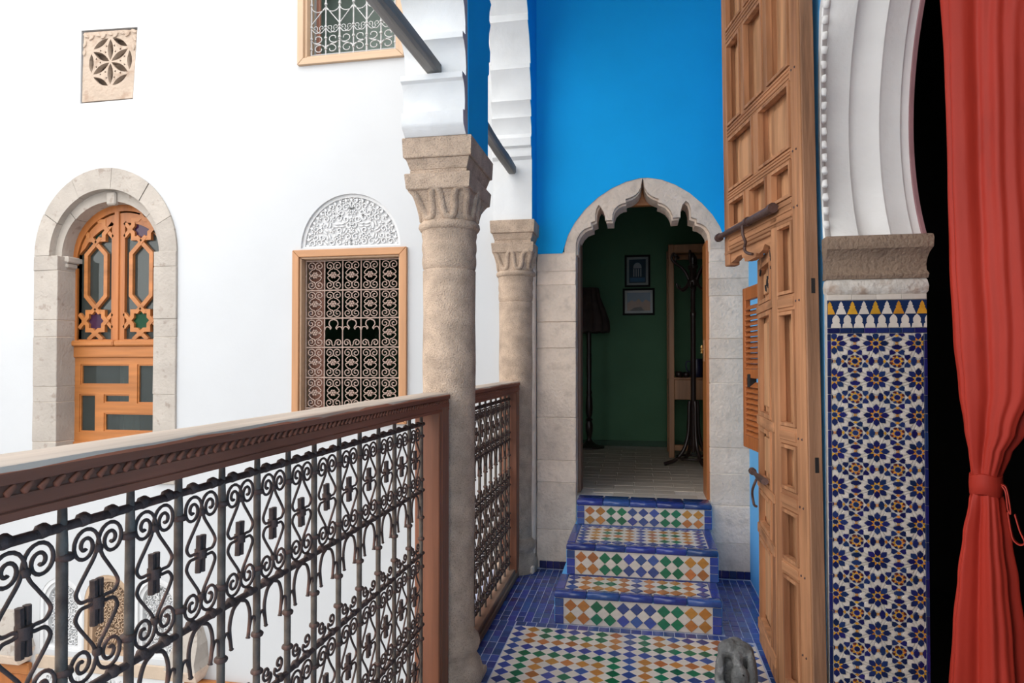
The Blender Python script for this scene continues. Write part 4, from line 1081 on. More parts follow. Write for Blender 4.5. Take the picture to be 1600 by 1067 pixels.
# ---- pierced rosette vent
vent = thing('pierced_stone_vent', 'small square stone vent pierced with a six petal rosette high on the white wall', 'vent', (-4.385, YW, 3.69))
vc, vr = (-4.375, 4.025), 0.205
def lens(cx, cz, ang, L, wd, n=7):
    up_ = [(L * (i / n - 0.5), wd / 2 * (1 - (2 * i / n - 1) ** 2)) for i in range(n + 1)]
    lo_ = [(a, -b) for a, b in up_[::-1]][1:-1]
    c, s_ = cos(ang), sin(ang); return [(cx + a * c - b * s_, cz + a * s_ + b * c) for a, b in up_ + lo_]
vh = []
for k in range(6):
    a = radians(90 + 60 * k)
    vh.append(lens(vc[0] + vr * 0.50 * cos(a), vc[1] + vr * 0.50 * sin(a), a, vr * 0.88, vr * 0.265))
    a2 = radians(60 + 60 * k)
    vh.append(lens(vc[0] + vr * 0.90 * cos(a2), vc[1] + vr * 0.90 * sin(a2), a2 + pi / 2, vr * 0.80, vr * 0.225))
    for rr_, off_ in ((0.66, -0.165), (0.66, 0.165), (0.47, 0.0)):
        cx_, cz_ = vc[0] + vr * (rr_ * cos(a2) - off_ * sin(a2)), vc[1] + vr * (rr_ * sin(a2) + off_ * cos(a2))
        vh.append([(cx_ + vr * 0.055 * cos(a2 + q * 2.094), cz_ + vr * 0.055 * sin(a2 + q * 2.094)) for q in range(3)])
vo = [(-4.648, 3.70), (-4.5, 3.703), (-4.3, 3.701), (-4.158, 3.702), (-4.150, 3.8), (-4.135, 4.05), (-4.122, 4.27), (-4.25, 4.284), (-4.40, 4.288), (-4.55, 4.292), (-4.636, 4.296), (-4.640, 4.1), (-4.645, 3.9)]
mb = MB(); mb.prism([vo] + vh, XZ, YW + 0.006, YW + 0.05); mb.build('pierced_slab', VENTSTONE, vent)
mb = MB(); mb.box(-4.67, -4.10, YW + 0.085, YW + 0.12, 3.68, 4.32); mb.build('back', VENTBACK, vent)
mb = MB()
for k in range(9):   # worn leaf carving along the top corners
    x = -4.61 + 0.058 * k; z = 4.262 - (0.02 if k % 2 else 0.0)
    leaf_blob(mb, x, z, 0.7 if k % 2 else -0.6, 0.07, 0.03, YW - 0.006, YW + 0.012)
for (x, z, a) in ((-4.62, 4.19, 1.2), (-4.14, 4.20, -1.0), (-4.625, 4.12, 1.5), (-4.15, 4.13, -1.4)): leaf_blob(mb, x, z, a, 0.07, 0.03, YW - 0.005, YW + 0.012)
mb.build('worn_leaf_carving', VENTSTONE, vent)

# ---- ground floor niches below the railing
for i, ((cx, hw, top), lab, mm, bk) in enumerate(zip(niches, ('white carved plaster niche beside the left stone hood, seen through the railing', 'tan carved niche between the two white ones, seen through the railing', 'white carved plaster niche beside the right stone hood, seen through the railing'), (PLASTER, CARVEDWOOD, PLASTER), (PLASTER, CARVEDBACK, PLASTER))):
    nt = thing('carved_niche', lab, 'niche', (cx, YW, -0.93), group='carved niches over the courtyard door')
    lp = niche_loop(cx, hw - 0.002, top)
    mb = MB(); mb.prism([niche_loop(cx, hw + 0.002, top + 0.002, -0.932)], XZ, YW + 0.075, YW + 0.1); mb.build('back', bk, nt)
    for e, yy in ((0.0, 0.004), (0.030, 0.022)):
        o_ = niche_loop(cx, hw - e, top - e, -0.93 + e * 0.3); i_ = niche_loop(cx, hw - e - 0.032, top - e - 0.032, -0.93 + 0.02 + e * 0.3)
        mb = MB(); mb.prism([o_, i_], XZ, YW + yy, YW + 0.08); mb.build('frame_moulding', mm, nt)
    iw, it = hw - 0.062, top - 0.062
    ins = lambda x, z, e, cx=cx, iw=iw, it=it: abs(x - cx) < iw - e * 0.5 and z > -0.90 and (z < it - iw * 1.05 or ((x - cx) / (iw - e * 0.4)) ** 2 + ((z - (it - iw * 1.05)) / (iw * 1.05 - e * 0.4)) ** 2 < 1)
    mb = arabesque(ins, (cx - iw, cx + iw, -0.90, it), YW + 0.045, YW + 0.078, 0.050, 31 + i, cx)
    mb.build('carved_foliage', mm, nt, smooth=50, kind='stuff')
mb = MB(); mb.box(-5.03, -3.675, YW - 0.02, YW, -1.084, -0.975, 0.006)
tag(mb.build('stucco_band', PALEBAND, None, (-4.3, YW, -1.0)), 'beige stucco band under the three carved niches', 'band')
# carved plaster frieze below the band
fz = thing('carved_frieze', 'white carved plaster frieze under the beige band', 'plaster panel', (-4.3, YW, -1.5))
mb = MB(); mb.box(-5.03, -3.625, YW - 0.004, YW, -1.6, -1.087); mb.build('back', PLASTER, fz)
mb = arabesque(lambda x, z, e: True, (-5.0, -3.64, -1.56, -1.125), YW - 0.026, YW - 0.003, 0.055, 44, -4.29)
mb.build('carved_foliage', PLASTER, fz, smooth=50, kind='stuff')
for (xa, xb, lab) in ((-5.62, -5.045, 'stone hood over the courtyard door left of the niches'), (-3.665, -3.39, 'stone hood over the courtyard door right of the niches')):
    hd = thing('stone_hood', lab, 'hood', ((xa + xb) / 2, YW, -1.05), group='stone hoods over the courtyard doors')
    w_ = xb - xa
    def rsec(x0, x1, p, z): return [(x0, YW + 0.02, z), (x0, YW - p, z), (x1, YW - p, z), (x1, YW + 0.02, z)]
    mb = MB(); mb.loft([rsec(xa, xb, 0.20, -0.91), rsec(xa + 0.02, xb - 0.02, 0.185, -0.86), rsec(xa + w_ * 0.12, xb - w_ * 0.12, 0.13, -0.74), rsec(xa + w_ * 0.27, xb - w_ * 0.27, 0.07, -0.62)]); mb.build('sloping_top', STONE_PALE, hd)
    mb = MB(); mb.loft([rsec(xa + 0.05, xb - 0.05, 0.11, -1.03), rsec(xa + 0.01, xb - 0.01, 0.19, -0.93), rsec(xa + 0.004, xb - 0.004, 0.195, -0.908)]); mb.build('underside_moulding', STONE_JAMB, hd)
for (xa, xb, lab) in ((-5.9, -5.07, 'orange wood door below the left stone hood'), (-3.60, -2.85, 'orange wood door below the right stone hood')):
    dt = thing('courtyard_door', lab, 'door', ((xa + xb) / 2, YW, -3.6), group='courtyard doors below the stone hoods')
    mb = MB(); mb.box(xa, xb, YW - 0.05, YW, -1.14, -1.045, 0.01); mb.build('lintel', HONEYX, dt)
    k = 5
    for q in range(k):
        mb = MB(); mb.box(xa + (xb - xa) * q / k, xa + (xb - xa) * (q + 1) / k - 0.004, YW - 0.03, YW, -3.6, -1.142, 0.005); mb.build('plank', HONEYZ, dt)

# ================================================================== TILED JAMB OF THE SALON ARCH
YP = 2.897
jamb = thing('tiled_jamb', 'arch jamb covered in blue and white star mosaic under a brown stone capital', 'pilaster', (0.925, YP, 0))
mb = MB(); mb.box(XR + 0.001, 1.109, YP + 0.006, JY + 0.012, -0.004, 1.80); mb.build('backing', T_BED, jamb)
def tpoly(name, loop, m_, parent, x=0, z=0, pr=0.0):
    mb = tile_mesh(name, loop, 0.009, None, 0.0009)
    return mb
def clip(loop, x0, x1, z0, z1):
    def cut(P_, f, inter):
        out = []
        for i in range(len(P_)):
            a, b = P_[i - 1], P_[i]
            if f(b):
                if not f(a): out.append(inter(a, b))
                out.append(b)
            elif f(a): out.append(inter(a, b))
        return out
    ix = lambda v: (lambda a, b: (v, a[1] + (b[1] - a[1]) * (v - a[0]) / (b[0] - a[0])))
    iz = lambda v: (lambda a, b: (a[0] + (b[0] - a[0]) * (v - a[1]) / (b[1] - a[1]), v))
    P_ = loop
    for f, g in ((lambda p: p[0] >= x0, ix(x0)), (lambda p: p[0] <= x1, ix(x1)), (lambda p: p[1] >= z0, iz(z0)), (lambda p: p[1] <= z1, iz(z1))):
        if P_: P_ = cut(P_, f, g)
    return P_
PX, PZ = 0.1545, 0.1430
FXa, FXb, FZa, FZb = 0.757, 1.094, 0.0, 1.612
SX0, SZ0 = 0.9215, 1.430
pc = lambda r, a: (r * cos(radians(a)), r * sin(radians(a)))
def rot(l, a): c, s_ = cos(radians(a)), sin(radians(a)); return [(x * c - y * s_, x * s_ + y * c) for x, y in l]
def mv(l, x, y): return [(a + x, b + y) for a, b in l]
cell = []       # (kind, material key, loop) in units of one repeat
cell.append(('stuff', 'n', [pc(0.066, 22.5 + 45 * k) for k in range(8)]))
for k in range(8):
    a = 45 * k
    cell.append(('stuff', 'y', [pc(0.074, a + 22.5), pc(0.096, a + 4), pc(0.168, a + 22.5), pc(0.096, a + 41)]))
    cell.append(('petal_tile', 'n', [pc(0.100, a), pc(0.162, a + 21), pc(0.238, a + 18.5), pc(0.308, a), pc(0.238, a - 18.5), pc(0.162, a - 21)]))
    cell.append(('rhomb', 'w', [pc(0.178, a + 22.5), pc(0.300, a + 22.5 + 5.6), pc(0.470, a + 22.5), pc(0.300, a + 22.5 - 5.6)]))
    cell.append(('shield_tile', 'w', rot([(0.322, 0), (0.276, 0.060), (0.322, 0.082), (0.385, 0.078), (0.440, 0.0), (0.385, -0.078), (0.322, -0.082), (0.276, -0.060)], a)))
bell_ = [(0.036, 0), (0.044, -0.048), (0.066, -0.060), (0.074, -0.118), (0.126, -0.116), (0.168, -0.056), (0.168, 0.056), (0.126, 0.116), (0.074, 0.118), (0.066, 0.060), (0.044, 0.048)]
for (mx0, my0, aa) in ((0.5, 0.0, 90), (0.0, 0.5, 0)):
    for q in range(4): cell.append(('stuff', 'y', mv(rot([(0.008, 0), (0.028, 0.016), (0.046, 0), (0.028, -0.016)], 45 + 90 * q), mx0, my0)))
    for sg in (0, 180):
        cell.append(('bell_tile', 'n', mv(rot(bell_, aa + sg), mx0, my0)))
        cell.append(('stuff', 'y', mv(rot([(0.172, 0), (0.212, -0.055), (0.238, 0), (0.212, 0.055)], aa + sg), mx0, my0)))
        for s_ in (-1, 1):
            cell.append(('chevron', 'n', mv(rot([(0.216, s_ * 0.070), (0.178, s_ * 0.122), (0.220, s_ * 0.196), (0.262, s_ * 0.164), (0.326, s_ * 0.166), (0.312, s_ * 0.086), (0.262, s_ * 0.022)][::s_], aa + sg), mx0, my0)))
        cell.append(('stuff', 'w', mv(rot([(0.252, 0), (0.300, -0.055), (0.322, 0), (0.300, 0.055)], aa + sg), mx0, my0)))
cell.append(('stuff', 'n', mv([pc(0.070, 22.5 + 45 * k) for k in range(8)], 0.5, 0.5)))
for k in range(8):
    a = 45 * k
    cell.append(('stuff', 'y', mv([pc(0.076, a), pc(0.104, a + 21), pc(0.150, a), pc(0.104, a - 21)], 0.5, 0.5)))
    cell.append(('stuff', 'n' if k % 2 else 'r', mv([pc(0.108, a + 22.5), pc(0.168, a + 4), pc(0.178, a + 22.5), pc(0.168, a + 41)], 0.5, 0.5)))
ZM = {'n': T_NAVY, 'y': T_YELLOW, 'w': T_CREAM, 'r': T_RED}
zst = {k: MB() for k in 'nywr'}
cellsx = range(-2, 3)
cellmesh = {}
def put_flat(mb, loop, pr_):
    n = len(loop)
    mb.add([(x, YP + 0.008, z) for x, z in loop] + [(x, YP + 0.002 - pr_, z) for x, z in loop], [tuple(n + i for i in range(n))] + [(i, (i + 1) % n, n + (i + 1) % n, n + i) for i in range(n)])
npart = {}
for jz in range(2, -12, -1):
    for jx in cellsx:
        ox, oz = SX0 + jx * PX, SZ0 + jz * PZ
        for ci, (kind, c, loop) in enumerate(cell):
            L_ = [(ox + a * PX, oz + b * PZ) for a, b in loop]
            K = clip(L_, FXa, FXb, FZa, FZb)
            if len(K) < 3: continue
            pr_ = random.uniform(0, 0.0012)
            whole = all(abs(a[0] - b[0]) + abs(a[1] - b[1]) < 1e-9 for a, b in zip(K, L_)) and len(K) == len(L_)
            zc_ = oz
            if kind in ('petal_tile', 'shield_tile', 'bell_tile') and zc_ > 0.13 and whole and npart.get(kind, 0) < 300:
                key = ci
                if key not in cellmesh:
                    mm = MB(); lp = [(a * PX, b * PZ) for a, b in loop]
                    if sum(lp[i - 1][0] * lp[i][1] - lp[i][0] * lp[i - 1][1] for i in range(len(lp))) < 0: lp = lp[::-1]
                    put_loop = lp; n = len(lp)
                    cxx = sum(p[0] for p in lp) / n; czz = sum(p[1] for p in lp) / n
                    vs = [(x, 0.007, z) for x, z in lp] + [(x, 0.0008, z) for x, z in lp] + [(cxx + (x - cxx) * 0.93, 0, czz + (z - czz) * 0.93) for x, z in lp]
                    fs = [tuple(2 * n + i for i in range(n))] + [(q * n + i, q * n + (i + 1) % n, (q + 1) * n + (i + 1) % n, (q + 1) * n + i) for q in (0, 1) for i in range(n)]
                    mm.add(vs, fs); cellmesh[key] = mm.mesh(kind, ZM[c])
                place(kind, cellmesh[key], jamb, T((ox, YP + 0.001 - pr_, oz))); npart[kind] = npart.get(kind, 0) + 1
            else:
                put_flat(zst[c], K, pr_)
for k, nm in (('n', 'navy'), ('y', 'saffron'), ('w', 'cream'), ('r', 'oxblood')):
    zst[k].build(nm + '_mosaic_pieces', ZM[k], jamb, kind='stuff')
# border strips, frieze of merlons
bset = MB()
def ptile(nm, x0, x1, z0, z1, m_, y=YP, c=0.0012):
    mb = MB(); mb.box(x0, x1, y - random.uniform(0, 0.001), y + 0.009, z0, z1, c); return mb.build(nm, m_, jamb)
z = 0.0
while z < 1.61:
    h_ = 0.072
    ptile('border_tile', 0.742, 0.7545, z + 0.001, min(z + h_, 1.612) - 0.001, T_NAVY)
    ptile('border_tile', 1.0965, 1.1085, z + 0.001, min(z + h_, 1.612) - 0.001, T_NAVY); z += h_
for k in range(8): ptile('border_tile', 0.742 + k * 0.0458, 0.742 + (k + 1) * 0.0458 - 0.001, 1.614, 1.634, T_NAVY)
ptile('frieze_ground', 0.742, 1.1085, 1.636, 1.745, T_NAVY, YP + 0.003)
mer = [(-0.020, 0), (0.020, 0), (0.0125, 0.020), (0.0085, 0.026), (0.0110, 0.031), (0.0065, 0.035), (0.0068, 0.041), (0, 0.052), (-0.0068, 0.041), (-0.0065, 0.035), (-0.0110, 0.031), (-0.0085, 0.026), (-0.0125, 0.020)]
mer2 = [(-0.019, 0), (0.019, 0), (0.0165, 0.015), (0.011, 0.019), (0.0135, 0.024), (0.0135, 0.036), (0.008, 0.046), (0, 0.053), (-0.008, 0.046), (-0.0135, 0.036), (-0.0135, 0.024), (-0.011, 0.019), (-0.0165, 0.015)]
for row, (zz, sh, off) in enumerate(((1.690, mer, 0.0), (1.636, mer2, 0.5))):
    for k in range(9 if row == 0 else 9):
        x = 0.748 + (k + off + (0.05 if row else 0.0)) * 0.0425 * 1.0 + 0.003
        L_ = clip([(x + a, zz + b) for a, b in sh], 0.744, 1.107, 0, 3)
        if len(L_) < 3: continue
        mb = MB(); n = len(L_)
        mb.add([(a, YP + 0.009, b) for a, b in L_] + [(a, YP, b) for a, b in L_], [tuple(n + i for i in range(n))] + [(i, (i + 1) % n, n + (i + 1) % n, n + i) for i in range(n)])
        mb.build('merlon_tile', (T_YELLOW if k % 2 == 0 else T_CREAM) if row == 0 else T_CREAM, jamb)
for k in range(4): ptile('cream_tile', 0.742 + k * 0.0916, 0.742 + (k + 1) * 0.0916 - 0.0012, 1.747, 1.768, T_CREAM)
mb = MB()
secs = []
rnd = random.Random(4)
for z_, e in ((1.768, -0.006), (1.778, 0.001), (1.80, 0.003), (1.822, -0.001), (1.832, -0.006)):
    secs.append([(0.738 - e + rnd.uniform(-.002, .002), YP - e, z_)] + [(0.738 + 0.372 * i / 8, YP - e - rnd.uniform(0, 0.004), z_ + rnd.uniform(-.002, .002)) for i in range(1, 8)] + [(1.112 + e, YP - e, z_), (1.112 + e, JY + 0.008, z_), (0.738 - e, JY + 0.008, z_)])
mb.loft(secs); mb.build('plaster_band', mat('dirty_plaster_band', (0.62, 0.57, 0.51), 0.95, 0.12, 14.0, 0.8, 40.0, col2=(0.42, 0.32, 0.25), c2pos=0.6, c2scale=16.0), jamb, smooth=40)
# stone capital of the jamb: fascia over a hollow moulding
secs = []
for z_, e in ((1.830, 0.004), (1.845, 0.010), (1.852, 0.006), (1.862, -0.002), (1.885, -0.004), (1.910, 0.002), (1.930, 0.012), (1.943, 0.024), (1.948, 0.030), (1.956, 0.032), (1.985, 0.034), (1.998, 0.030), (2.002, 0.02)):
    secs.append([(XR - 0.002 - e * 0.1, YP - e, z_), (1.110 + e * 0.4, YP - e, z_), (1.110 + e * 0.4, JY + 0.02, z_), (XR - 0.002 - e * 0.1, JY + 0.02, z_)])
MB().loft(secs).build('capital', STONE_CAP, jamb, smooth=25)

# ================================================================== THE TALL DOOR LEAF
TH = radians(12.2)
DA = Vector((0.6555, 2.922, 0.0))
leaf = thing('door_leaf', 'tall old panelled wooden door leaf standing open against the blue wall', 'door', DA, radians(90) + TH)
LW = W(leaf)
def lean(z): return 0.030 * (z - 1.7)
def lbox(parent, nm, s0, s1, z0, z1, y0, y1, m_, c=0.004, shear=True):
    mb = MB(); mb.box(s0, s1, y0, y1, z0, z1, c)
    if shear: mb.v = [(x + lean(z), y, z) for x, y, z in mb.v]
    mb.v = [tuple(LW @ Vector(v)) for v in mb.v]
    return mb.build(nm, m_, parent)
def lprism(parent, nm, loops, y0, y1, m_, shear=True):
    mb = MB(); mb.prism(loops, XZ, y0, y1)
    if shear: mb.v = [(x + lean(z), y, z) for x, y, z in mb.v]
    mb.v = [tuple(LW @ Vector(v)) for v in mb.v]
    return mb.build(nm, m_, parent)
LZ = 3.62
TF, TB = 0.0, -0.058         # front and back of the framing
lbox(leaf, 'hinge_stile', 0.0, 0.084, 0.03, LZ, TB, TF, DOORZ, 0.006)
lbox(leaf, 'worn_edge', -0.004, 0.010, 0.03, LZ, TB - 0.008, TF - 0.010, DOOREDGE, 0.004)
lbox(leaf, 'wicket_stile', 0.243, 0.313, 0.03, 2.19, TB, TF - 0.001, DOORZ, 0.005)
lbox(leaf, 'free_stile', 0.855, 0.925, 2.02, LZ, TB, TF, DOORZ, 0.005)
def rail(z0, z1, s0=0.082, s1=0.858, nm='rail', pr=0.0):
    lbox(leaf, nm, s0, s1, z0, z1, TB + 0.004, TF - 0.001 + pr, DOORX, 0.004)
    # run of thin mouldings on the rail
    for f in (0.22, 0.5, 0.78):
        if z1 - z0 > 0.045 and s1 - s0 > 0.3: lbox(leaf, 'rail_bead', s0 + 0.004, s1 - 0.004, z0 + (z1 - z0) * f - 0.005, z0 + (z1 - z0) * f + 0.005, TF - 0.004, TF + 0.004 + pr, DOORX, 0.003)
rail(3.555, LZ); rail(3.225, 3.30); rail(2.705, 2.772); rail(2.362, 2.415); rail(2.10, 2.205, nm='lock_rail')
rail(1.718, 1.792, 0.082, 0.246); rail(1.142, 1.222, 0.082, 0.246); rail(0.862, 0.948, 0.082, 0.246); rail(0.578, 0.645, 0.082, 0.246); rail(0.03, 0.118, 0.082, 0.246)
for z0, z1 in ((1.735, 1.775), (1.162, 1.202), (0.885, 0.925), (0.592, 0.63)): lbox(leaf, 'rail_bead', 0.086, 0.244, z0, z1, TF - 0.003, TF + 0.005, DOORX, 0.004)
def panel(s0, s1, z0, z1, carve=True, raised=True, m_=None):
    lbox(leaf, 'panel', s0 - 0.006, s1 + 0.006, z0 - 0.006, z1 + 0.006, TF - 0.057, TF - 0.047, m_ or DOORPAN, 0.002)
    w_, h_ = s1 - s0, z1 - z0; k = min(w_, h_) * 0.16
    if raised:   # fielded centre with a nibbled corner outline
        a0, a1, b0, b1 = s0 + k * 0.8, s1 - k * 0.8, z0 + k * 0.8, z1 - k * 0.8
        q = k * 0.9
        lp = [(a0 + q, b0), (a1 - q, b0), (a1 - q * 0.6, b0 + q * 0.5), (a1, b0 + q), (a1, b1 - q), (a1 - q * 0.6, b1 - q * 0.5), (a1 - q, b1), (a0 + q, b1), (a0 + q * 0.6, b1 - q * 0.5), (a0, b1 - q), (a0, b0 + q), (a0 + q * 0.6, b0 + q * 0.5)]
        lprism(leaf, 'raised_field', [lp], TF - 0.049, TF - 0.040, m_ or DOORPAN)
    # moulded lip round the opening
    t_ = 0.010
    lprism(leaf, 'panel_moulding', [rect(s0 - 0.004, s1 + 0.004, z0 - 0.004, z1 + 0.004), rect(s0 + t_, s1 - t_, z0 + t_, z1 - t_)], TF - 0.022, TF + 0.0045, DOORZ)
for (s0, s1, z0, z1) in ((0.095, 0.315, 3.305, 3.55), (0.36, 0.59, 3.305, 3.55), (0.635, 0.85, 3.305, 3.55),
                         (0.095, 0.315, 2.778, 3.22), (0.37, 0.60, 2.778, 3.22), (0.660, 0.85, 2.778, 3.22),
                         (0.095, 0.432, 2.420, 2.70), (0.51, 0.845, 2.420, 2.70),
                         (0.095, 0.292, 2.210, 2.357), (0.352, 0.56, 2.210, 2.357), (0.62, 0.845, 2.210, 2.357)): panel(s0, s1, z0, z1)
for s0, s1, z0, z1 in ((0.313, 0.362, 3.29, 3.56), (0.588, 0.637, 3.29, 3.56), (0.313, 0.372, 2.765, 3.23), (0.598, 0.662, 2.765, 3.23), (0.430, 0.512, 2.41, 2.71), (0.290, 0.354, 2.20, 2.37), (0.558, 0.622, 2.20, 2.37)):
    lbox(leaf, 'muntin', s0, s1, z0, z1, TB + 0.006, TF - 0.002, DOORZ, 0.004)
for z0, z1 in ((1.797, 2.095), (1.227, 1.713), (0.953, 1.137), (0.650, 0.857), (0.123, 0.573)): panel(0.092, 0.238, z0, z1)
# scalloped apron under the lock rail (head of the wicket opening)
ap = [(0.305, 2.105), (0.305, 1.96), (0.325, 1.985), (0.345, 2.035), (0.40, 2.055), (0.43, 2.030), (0.47, 2.020), (0.50, 2.028), (0.515, 2.010), (0.60, 2.006), (0.655, 2.010), (0.665, 2.028), (0.69, 2.034), (0.70, 2.052), (0.76, 2.052), (0.80, 2.040), (0.85, 2.032), (0.905, 2.030), (0.918, 2.045), (0.922, 2.105)]
lprism(leaf, 'apron', [ap], TB + 0.012, TF - 0.010, DOORX)
lbox(leaf, 'rail_bead', 0.315, 0.92, 2.080, 2.096, TF - 0.012, TF + 0.003, DOORX, 0.003)
# iron bolt with ring and hook
mb = MB(); bp = [LW @ Vector((s + lean(2.18), 0.026, z)) for s, z in ((0.235, 2.180), (0.26, 2.181), (0.60, 2.184), (0.94, 2.187), (0.975, 2.187))]
mb.tube(bp, [0.020, 0.020, 0.0165, 0.0145, 0.0145], 10); mb.build('bolt', BOLTIRON, leaf, smooth=40)
for s in (0.24, 0.53, 0.95):
    mb = MB(); mb.tube([LW @ Vector((s - 0.012, 0.026, 2.184)), LW @ Vector((s + 0.012, 0.026, 2.184))], 0.0235, 10)
    mb.build('bolt_keeper', BOLTIRON, leaf, smooth=40)
mb = MB(); mb.tube(catmull([LW @ Vector(p) for p in ((0.535, 0.05, 2.165), (0.53, 0.05, 2.12), (0.535, 0.035, 2.085), (0.56, 0.03, 2.068), (0.555, 0.03, 2.045), (0.52, 0.028, 2.028), (0.485, 0.02, 2.018))], 4), 0.0075, 8); mb.build('hook', BOLTIRON, leaf, smooth=60)
# nail heads and slots
mb = MB()
for z in (0.3, 0.62, 0.90, 1.18, 1.755, 2.15, 2.39, 2.74, 3.26):
    for s in (0.03, 0.062):
        c = LW @ Vector((s + lean(z), 0.001, z)); mb.lathe([(0.0, -0.003), (0.005, -0.001), (0.004, 0.003), (0, 0.004)], c, 8, axis='y')
mb.build('nail_heads', BOLTIRON, leaf, kind='stuff')
for z in (1.78, 1.05): lbox(leaf, 'iron_plate', -0.006, 0.003, z, z + 0.062, -0.050, -0.034, BLACK, 0.001)

# the wicket: small door in the big leaf, pushed further back
wk_h = Vector((DA.x - sin(TH) * 0.313, DA.y + cos(TH) * 0.313, 0.0)) + Vector((0.012, 0, 0))
WA = radians(90 - 0.93)
WM = T(wk_h) @ Matrix.Rotation(WA, 4, 'Z')
lw_inv = LW.inverted()
def wadd(mb): mb.v = [tuple(WM @ Vector(v)) for v in mb.v]; return mb
WW = 0.50
# framing of the wicket as one piece with openings, panels as sub-parts
wp = [(0.105, 0.432, 1.80, 1.985), (0.105, 0.432, 1.235, 1.735), (0.105, 0.432, 0.905, 1.160), (0.105, 0.432, 0.675, 0.838), (0.105, 0.432, 0.178, 0.595)]
mb = MB()
fr_holes = []
for k, (s0, s1, z0, z1) in enumerate(wp):
    if k == 0: fr_holes.append([(s0, z0), (s1, z0)] + arc((s0 + s1) / 2, z1 - 0.06, (s1 - s0) / 2, 0.06, 0, 180, 12))
    else: fr_holes.append(rect(s0, s1, z0, z1))
mb.prism([rect(0.0, WW, 0.035, 2.035)] + fr_holes, XZ, -0.045, 0.0)
wicket = wadd(mb).build('wicket_door', DOORZ, leaf)
bv = wicket.modifiers.new('edge', 'BEVEL'); bv.width = 0.004; bv.segments = 2; bv.limit_method = 'ANGLE'
for (s0, s1, z0, z1) in wp:
    mb = MB(); mb.box(s0 - 0.01, s1 + 0.01, -0.040, -0.026, z0 - 0.01, z1 + 0.01, 0.002); wadd(mb).build('panel', DOORPAN, wicket)
    mb = MB(); mb.box(s0 + 0.045, s1 - 0.045, -0.028, -0.014, z0 + 0.04, z1 - 0.04, 0.008); wadd(mb).build('raised_field', DOORPAN, wicket)
    mb = MB(); mb.prism([rect(s0 - 0.008, s1 + 0.008, z0 - 0.008, z1 + 0.008), rect(s0 + 0.012, s1 - 0.012, z0 + 0.012, z1 - 0.012)], XZ, -0.02, 0.006); wadd(mb).build('panel_moulding', DOORZ, wicket)
for z0, z1 in ((1.175, 1.222), (0.852, 0.893), (0.612, 0.660), (0.11, 0.165), (1.748, 1.788)):
    mb = MB(); mb.box(0.004, WW - 0.004, -0.004, 0.007, z0, z1, 0.004); wadd(mb).build('rail', DOORX, wicket)
# carved keyhole spandrel with a trailing leaf motif
mb = MB()
for (s, z, a, L_) in ((0.10, 2.00, 1.2, 0.07), (0.13, 1.965, 2.2, 0.045), (0.10, 1.945, 0.6, 0.045), (0.145, 1.93, 1.5, 0.05), (0.18, 1.905, 0.5, 0.035), (0.20, 1.885, 1.9, 0.045), (0.17, 1.865, 1.2, 0.03), (0.24, 1.86, 0.9, 0.05), (0.40, 1.96, 2.4, 0.06), (0.44, 1.90, 1.4, 0.05), (0.43, 1.95, 0.8, 0.03)):
    leaf_blob(mb, s, z, a, L_, 0.016, 0.0015, -0.004)
wadd(mb).build('carved_sprig', BLACK, wicket)
# wicket bolt
mb = MB(); mb.tube([(0.115, 0.028, 0.935), (0.30, 0.028, 0.925)], 0.017, 10); mb.tube([(0.30, 0.028, 0.925), (0.525, 0.028, 0.920)], 0.0115, 10); mb.tube([(0.495, 0.028, 0.921), (0.53, 0.028, 0.92)], 0.019, 10)
wadd(mb).build('bolt', BOLTIRON, wicket, smooth=40)
mb = MB(); mb.tube(catmull([Vector(p) for p in ((0.36, 0.03, 0.905), (0.37, 0.045, 0.86), (0.40, 0.045, 0.83), (0.425, 0.04, 0.80), (0.41, 0.035, 0.765), (0.37, 0.03, 0.765))], 4), 0.0065, 8); wadd(mb).build('hook', BOLTIRON, wicket, smooth=60)

# ================================================================== LOUVRED SHUTTER behind the door
sh0 = Vector((0.655, 4.3, 0.0)); shd = radians(7.5); sdir = Vector((sin(shd), -cos(shd), 0))
SM = T(sh0) @ Matrix.Rotation(atan2(sdir.y, sdir.x), 4, 'Z')
shut = thing('louvred_shutter', 'orange louvred wooden shutter ajar on the blue wall behind the tall door', 'shutter', SM @ Vector((0.15, 0, 0.975)))
def sadd(nm, m_, s0, s1, z0, z1, y0=-0.016, y1=0.016, c=0.003):
    mb = MB(); mb.box(s0, s1, y0, y1, z0, z1, c); mb.v = [tuple(SM @ Vector(v)) for v in mb.v]; return mb.build(nm, m_, shut)
sadd('stile', SHUTWOOD, -0.085, -0.030, 0.975, 1.953); sadd('stile', SHUTWOOD, 0.30, 0.355, 0.975, 1.953)
sadd('rail', SHUTWOOD, -0.03, 0.30, 0.975, 1.05); sadd('rail', SHUTWOOD, -0.03, 0.30, 1.40, 1.455); sadd('rail', SHUTWOOD, -0.03, 0.30, 1.875, 1.953)
lv = MB(); lv.cbox(Vector((0.135, 0, 0)), (Vector((1, 0, 0)), Vector((0, 0.78, 0.62)), Vector((0, -0.62, 0.78))), (0.168, 0.022, 0.004), 0.0015)
lvm = lv.mesh('louvre', SHUTWOOD)
for z in [1.068 + 0.0325 * i for i in range(10)] + [1.472 + 0.0325 * i for i in range(12)]:
    place('louvre', lvm, shut, SM @ T((0, 0, z)))
sadd('latch', BLACK, 0.03, 0.075, 1.345, 1.425, -0.024, 0.020, 0.004)

